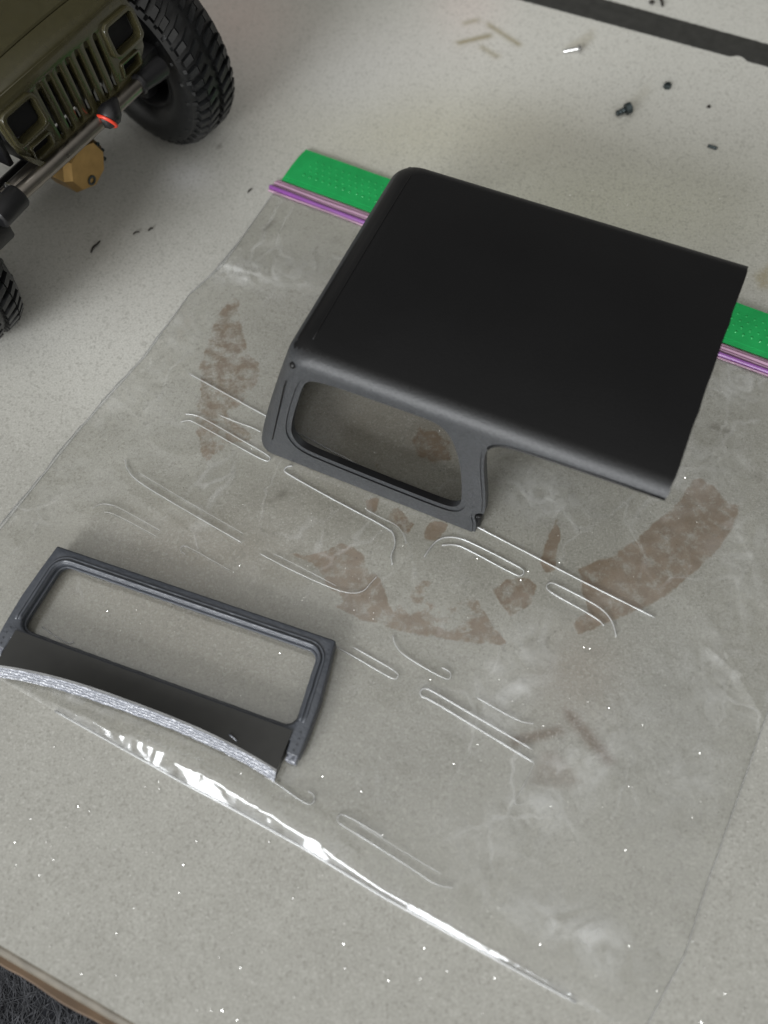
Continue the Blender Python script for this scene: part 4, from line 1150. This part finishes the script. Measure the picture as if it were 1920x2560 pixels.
    b = bmesh.new(); box(b, (-127, YC, 46.5), (2, 59, 16)); bevel(b, .6); from_bm("tailgate", b, M_OLIVE, o)
    # inner wings beside the engine bay
    for sx in (-1, 1):
        b = bmesh.new(); box(b, (-10, YC + sx * 21, 43), (40, 1.6, 13)); bevel(b, .4); from_bm("inner_wing", b, M_BLACKP, o)
    b = plate_bm([[(-22.2, 44), (-20.6, 40.5), (-18.0, 37.0), (-17.0, 35.0), (-15.8, 34.8), (-16.6, 37.2), (-18.3, 39.4), (-21.2, 43)]], 0, 1.8)
    for v in b.verts: y_, z, d = v.co; v.co = (XG - .6 + d, y_ + YC, z)
    from_bm("grille_flange", b, M_OLIVE, o)
    # ---- chassis
    for sx in (-1, 1):
        b = bmesh.new(); box(b, (-52, sx * 11, 33), (128, 4, 5)); bevel(b, .6); from_bm("chassis_rail", b, M_BLACKP, o)
    for xa in (0, -100):
        b = bmesh.new(); tube(b, [(xa, -34, 23.7), (xa, 34, 23.7)], 3.0, 14); from_bm("axle", b, M_BLACKP, o, 40)
        for sx in (-1, 1):
            b = bmesh.new(); box(b, (xa, sx * 32.5, 23.7), (9, 5, 13)); bevel(b, 1.5); from_bm("steering_knuckle", b, M_BLACKP, o)
            b = bmesh.new(); tube(b, [(xa + 2, sx * 25, 26), (xa - 3, sx * 20, 46)], 2.2, 12); from_bm("shock", b, M_BLACKP, o, 40)
    # brass differential weight with cover bolts
    b = bmesh.new()
    lathe(b, [(-5, 0), (-5, 7.4), (2.4, 7.4), (4.2, 6.0), (4.2, 0)], (3.2, 1.6, 19.0), (1, 0, 0), 8)
    dif = from_bm("differential_cover", b, M_BRASS, o, 25)
    for a, r_ in ((-1.75, 1.35), (-.35, .55), (.05, .55), (.45, .55)):
        rad = 4.0 if r_ > 1 else 6.2
        b = bmesh.new(); lathe(b, [(0, 0), (0, r_), (.4, r_), (.45, r_ * .6), (-.3, r_ * .5), (-.3, 0)], (7.25 if r_ > 1 else 6.9, 1.6 + rad * math.cos(a), 19 + rad * math.sin(a)), (1, 0, 0), 10)
        from_bm("bolt", b, M_BLUED, dif, 30)
    # ---- front bumper tube, end caps, rear link
    b = bmesh.new(); tube(b, [(17.6, -25.5, 36.6), (18.2, -10, 36.7), (18.4, 4, 36.7), (18.4, 17.2, 36.7)], 1.75, 20); bp = from_bm("bumper_tube", b, M_STEEL, o, 40)
    b = bmesh.new(); lathe(b, [(0, 0), (0, 2.3), (.8, 2.5), (1.2, 2.1), (6.5, 2.6), (9, 2.6), (9, 0)], (18.4, 16.6, 36.7), (0, 1, -.08), 20); from_bm("end_cap", b, M_BLACKP, bp, 40)
    b = bmesh.new(); lathe(b, [(0, 0), (0, 2.6), (.6, 2.9), (7.5, 2.9), (8, 2.4), (8, 0)], (17.7, -25.0, 36.6), (0, -1, -.05), 20); from_bm("end_cap", b, M_BLACKP, bp, 40)
    b = bmesh.new(); tube(b, [(12.5, -34, 34.0), (13.0, -14, 34.6)], 1.9, 16); from_bm("steering_link", b, M_STEEL, o, 40)
    b = bmesh.new(); tube(b, [(12.0, -32, 30.6), (12.3, -15, 31.2)], 1.3, 14); from_bm("brass_link", b, M_BRASS, o, 40)
    for (x, y_, z, d) in ((11, -30, 36, (6, 7, 7)), (13, -33, 30, (7, 6, 5)), (10, 27, 34, (7, 8, 6)), (6, 31, 28, (6, 4, 5))):
        b = bmesh.new(); box(b, (x, y_, z), d); bevel(b, .9); from_bm("bumper_mount", b, M_BLACKP, o)
    for (x, y_, z) in ((15.0, -28.5, 39.0), (14.6, -25.2, 37.6), (16.4, -29.6, 32.6)):
        b = bmesh.new(); lathe(b, [(0, 0), (0, .9), (.6, .8), (.8, 0)], (x, y_, z), (.7, .2, .6), 10); from_bm("mount_screw", b, M_CHROME, o, 30)
    # tow knob with red ring
    b = bmesh.new(); lathe(b, [(-3.0, 0), (-2.6, 1.3), (-1.4, 2.35), (0, 2.85), (1.6, 2.5), (3.0, 1.5), (4.2, .8), (4.8, 0)], (19.6, 4.6, 37.2), (-.1, .9, .45), 20); kn = from_bm("tow_knob", b, M_BLACKP, o, 180)
    b = bmesh.new(); lathe(b, [(-1.75, 2.0), (-1.85, 2.25), (-1.6, 2.62), (-1.2, 2.7), (-1.05, 2.3)], (19.6, 4.6, 37.2), (-.1, .9, .45), 24); from_bm("red_ring", b, M_RED, kn, 180)
    # ---- wheels
    t, d, r, h = tyre_bms()
    proto = None
    for (x, y_, flip, steer) in ((0, 40, 0, -.075), (-2, -44.3, 1, -.075), (-100, 42, 0, 0), (-100, -42, 1, 0)):
        if proto is None:
            rim = from_bm("wheel", r, M_BLACKP, o, 35)
            ty = from_bm("tyre", t, M_RUBBER, rim, 35); tr = from_bm("tread", d, M_RUBBER, rim, None); tag(tr, kind="stuff"); hb = from_bm("hub_nut", h, M_CHROME, rim, 30)
            proto = [ty, tr, hb]; w = rim
        else:
            w = rim.copy(); COL.objects.link(w); w.parent = o
            for c in proto:
                c2 = c.copy(); COL.objects.link(c2); c2.parent = w
        w.location = (x * S, y_ * S, 24.1 * S); w.rotation_euler = (0, .3 * x, steer + (math.pi if flip else 0))
    # rim inside of the near wheel: small gold screw
    b = bmesh.new(); lathe(b, [(0, 0), (0, 1.1), (.5, 1.0), (.7, 0)], (4.8, 32.2, 27.5), (1, -.4, .3), 8); from_bm("axle_screw", b, M_BRASS, o, 30)
    tag(o, "olive green model off-road car with slotted grille and chunky black tyres", "model car")
build_car()

# ================================================================== screws and scraps
def lying_axis(p_head, p_tip, r):
    a, b = U(p_head, r), U(p_tip, r); return a, b
def build_screw(name, head, tip, r, hr, hl, mat, label, cat, socket=True, dome=False):
    a, b = U(head, r), U(tip, r); d = np.array(b) - np.array(a); L = np.linalg.norm(d[:2]); yaw = math.atan2(d[1], d[0])
    fr = Frame(a[0], a[1], yaw); o = empty(name, fr)
    dz = (hr - r) ; tilt = math.atan2(hr - r, L)
    ax = Vector((math.cos(tilt), 0, -math.sin(tilt)))
    hc = Vector((0, 0, hr))
    b = bmesh.new(); prof = [(0, r * .98)]
    n = max(6, int(L / (r * .5)))
    for k in range(n): prof.append((L * k / n + .15, r * (1.0 if k % 2 else .8)))
    prof += [(L, r * .7), (L, 0)]
    lathe(b, prof, hc, ax, 14); from_bm("shank", b, mat, o, 30)
    b = bmesh.new()
    if dome: hp = [(0, 0), (0, hr), (-hl * .3, hr * .95), (-hl * .8, hr * .6), (-hl, hr * .3), (-hl * .7, hr * .25), (-hl * .7, 0)]
    else: hp = [(0, 0), (0, hr), (-hl * .9, hr), (-hl, hr * .9), (-hl, hr * .55), (-hl * .5, hr * .5), (-hl * .5, 0)]
    lathe(b, hp, hc, ax, 18); from_bm("head", b, mat, o, 30)
    tag(o, label, cat); return o
build_screw("screw", (1446, 126), (1409, 129), .6, 1.15, .9, M_CHROME, "shiny silver pan-head screw lying on the table near the black tape", "screw", dome=True)
build_screw("socket_bolt", (1563, 279), (1540, 285), .9, 1.6, 1.7, M_BLUED, "dark blackened socket-head bolt lying on the speckled table", "bolt")
def build_nut():
    w = U((1669, 213), .8); fr = Frame(w[0], w[1], .4); o = empty("lock_nut", fr)
    b = bmesh.new(); lathe(b, [(0, .62), (0, 1.05), (.15, 1.2), (1.1, 1.2), (1.3, 1.0), (1.3, .62)], (0, 0, .02), (0, 0, 1), 6, closed=True); from_bm("nut_body", b, M_BLUED, o, 25)
    b = bmesh.new(); lathe(b, [(0, 0), (0, .3), (.6, .62), (1.0, .62), (1.15, .4), (1.15, 0)], (0, 0, .03), (0, 0, 1), 10); from_bm("set_screw", b, M_BLUED, o, 30)
    tag(o, "tiny dark grey nut lying alone beside the socket-head bolt", "nut")
build_nut()
def build_pin():
    a, b_ = U((1770, 364), .5), U((1793, 371), .5); d = b_ - a; fr = Frame(a[0], a[1], math.atan2(d[1], d[0])); L = float(np.linalg.norm(d[:2]))
    o = empty("grub_pin", fr)
    b = bmesh.new(); lathe(b, [(0, 0), (0, .35), (.2, .5)] + [(.2 + (L - .4) * k / 8, .5 if k % 2 else .42) for k in range(9)] + [(L, .35), (L, 0)], (0, 0, .52), (1, 0, 0), 10); from_bm("pin_shaft", b, M_BLUED, o, 30)
    b = bmesh.new(); lathe(b, [(-.06, 0), (-.06, .3), (.05, .3), (.05, 0)], (0, 0, .52), (1, 0, 0), 6); from_bm("pin_socket", b, M_DARK, o, 30)
    tag(o, "small dark headless pin lying behind the black hardtop", "pin")
build_pin()
def crumb(px, r, label, group, seed, name="crumb"):
    w = U(px, r * .5); b = bmesh.new(); bmesh.ops.create_icosphere(b, subdivisions=2, radius=r)
    for v in b.verts: v.co = v.co * (1 + .5 * noise.noise(v.co * 2.2 / r + Vector((seed * 3.1, 0, 0)))); v.co.z *= .6; v.co.z += r * .5
    zmin = min(v.co.z for v in b.verts)
    for v in b.verts: v.co.z -= zmin
    o = from_bm(name, b, M_LINT, None, 50); o.location = (w[0] * S, w[1] * S, 0.0); o.rotation_euler = (0, 0, seed)
    tag(o, label, "crumb", group); return o
crumb((1772, 267), .55, "tiny brown crumb on the table between the nut and the pin", None, 1)
def fibre(px, r, label, group, name="lint_fibre", z=.0):
    P = [np.array(U(p, 0)) for p in px]; c = P[0]
    b = bmesh.new(); Q = chaikin([tuple(p - c) for p in P], 2, False)
    n = len(Q); tube(b, [(q[0], q[1], r + .02 + .25 * math.sin(math.pi * i / (n - 1))) for i, q in enumerate(Q)], [r * (.5 + .5 * math.sin(math.pi * (i + .5) / n)) for i in range(n)], 6)
    o = from_bm(name, b, M_LINT, None, 180); o.location = (c[0] * S, c[1] * S, z * S); tag(o, label, "lint", group); return o
fibre([(229, 634), (234, 622), (243, 616), (251, 605)], .34, "short curved dark lint fibre on bare table in front of the car", None)
fibre([(334, 588), (340, 583), (349, 582)], .22, "thinner of two faint lint specks on bare table before the tyre", None)
fibre([(372, 579), (378, 574), (383, 573)], .26, "thicker of two faint lint specks on bare table before the tyre", None)
fibre([(620, 484), (624, 478), (630, 474)], .2, "tiny dark lint fleck beside the purple end of the zip", None)
tz = zoomed([(1040,5),(1062,8),(1075,20)], 2.023, 1100, 0)
fibre(zoomed([(1108,-4),(1118,14),(1124,40)], 2.023, 1100, 0), .5, "dark curled scrap on the table behind the black tape", None)
crumb((1629, 6), .9, "dark crumb on the table behind the black tape beside a curled scrap", None, 5)

# mirror flecks scattered on the laminate: they only glint where they face the window
def build_flecks():
    bm = bmesh.new()
    for k in range(5000):
        pp, qq = random.uniform(-20, 260), random.uniform(3, 300) ** 1.0
        x0, y0 = TF.o[0] + TF.c * pp - TF.s * qq, TF.o[1] + TF.s * pp + TF.c * qq
        r = random.uniform(.05, .14)
        nrm = Vector((random.gauss(-.12, .35), random.gauss(-.25, .35), 1)).normalized(); u, v = basis(nrm)
        c = Vector((x0, y0, .12)); k0 = random.random() * 6
        vs = [bm.verts.new(c + r * random.uniform(.6, 1.1) * (math.cos(k0 + i * 1.2566) * u + math.sin(k0 + i * 1.2566) * v)) for i in range(5)]
        bm.faces.new(vs)
    o = from_bm("glitter", bm, M_FLECK, None, None, recalc=False)
    tag(o, "tiny mirror-like glitter flecks scattered over the grey tabletop", "glitter", None, "stuff")
build_flecks()
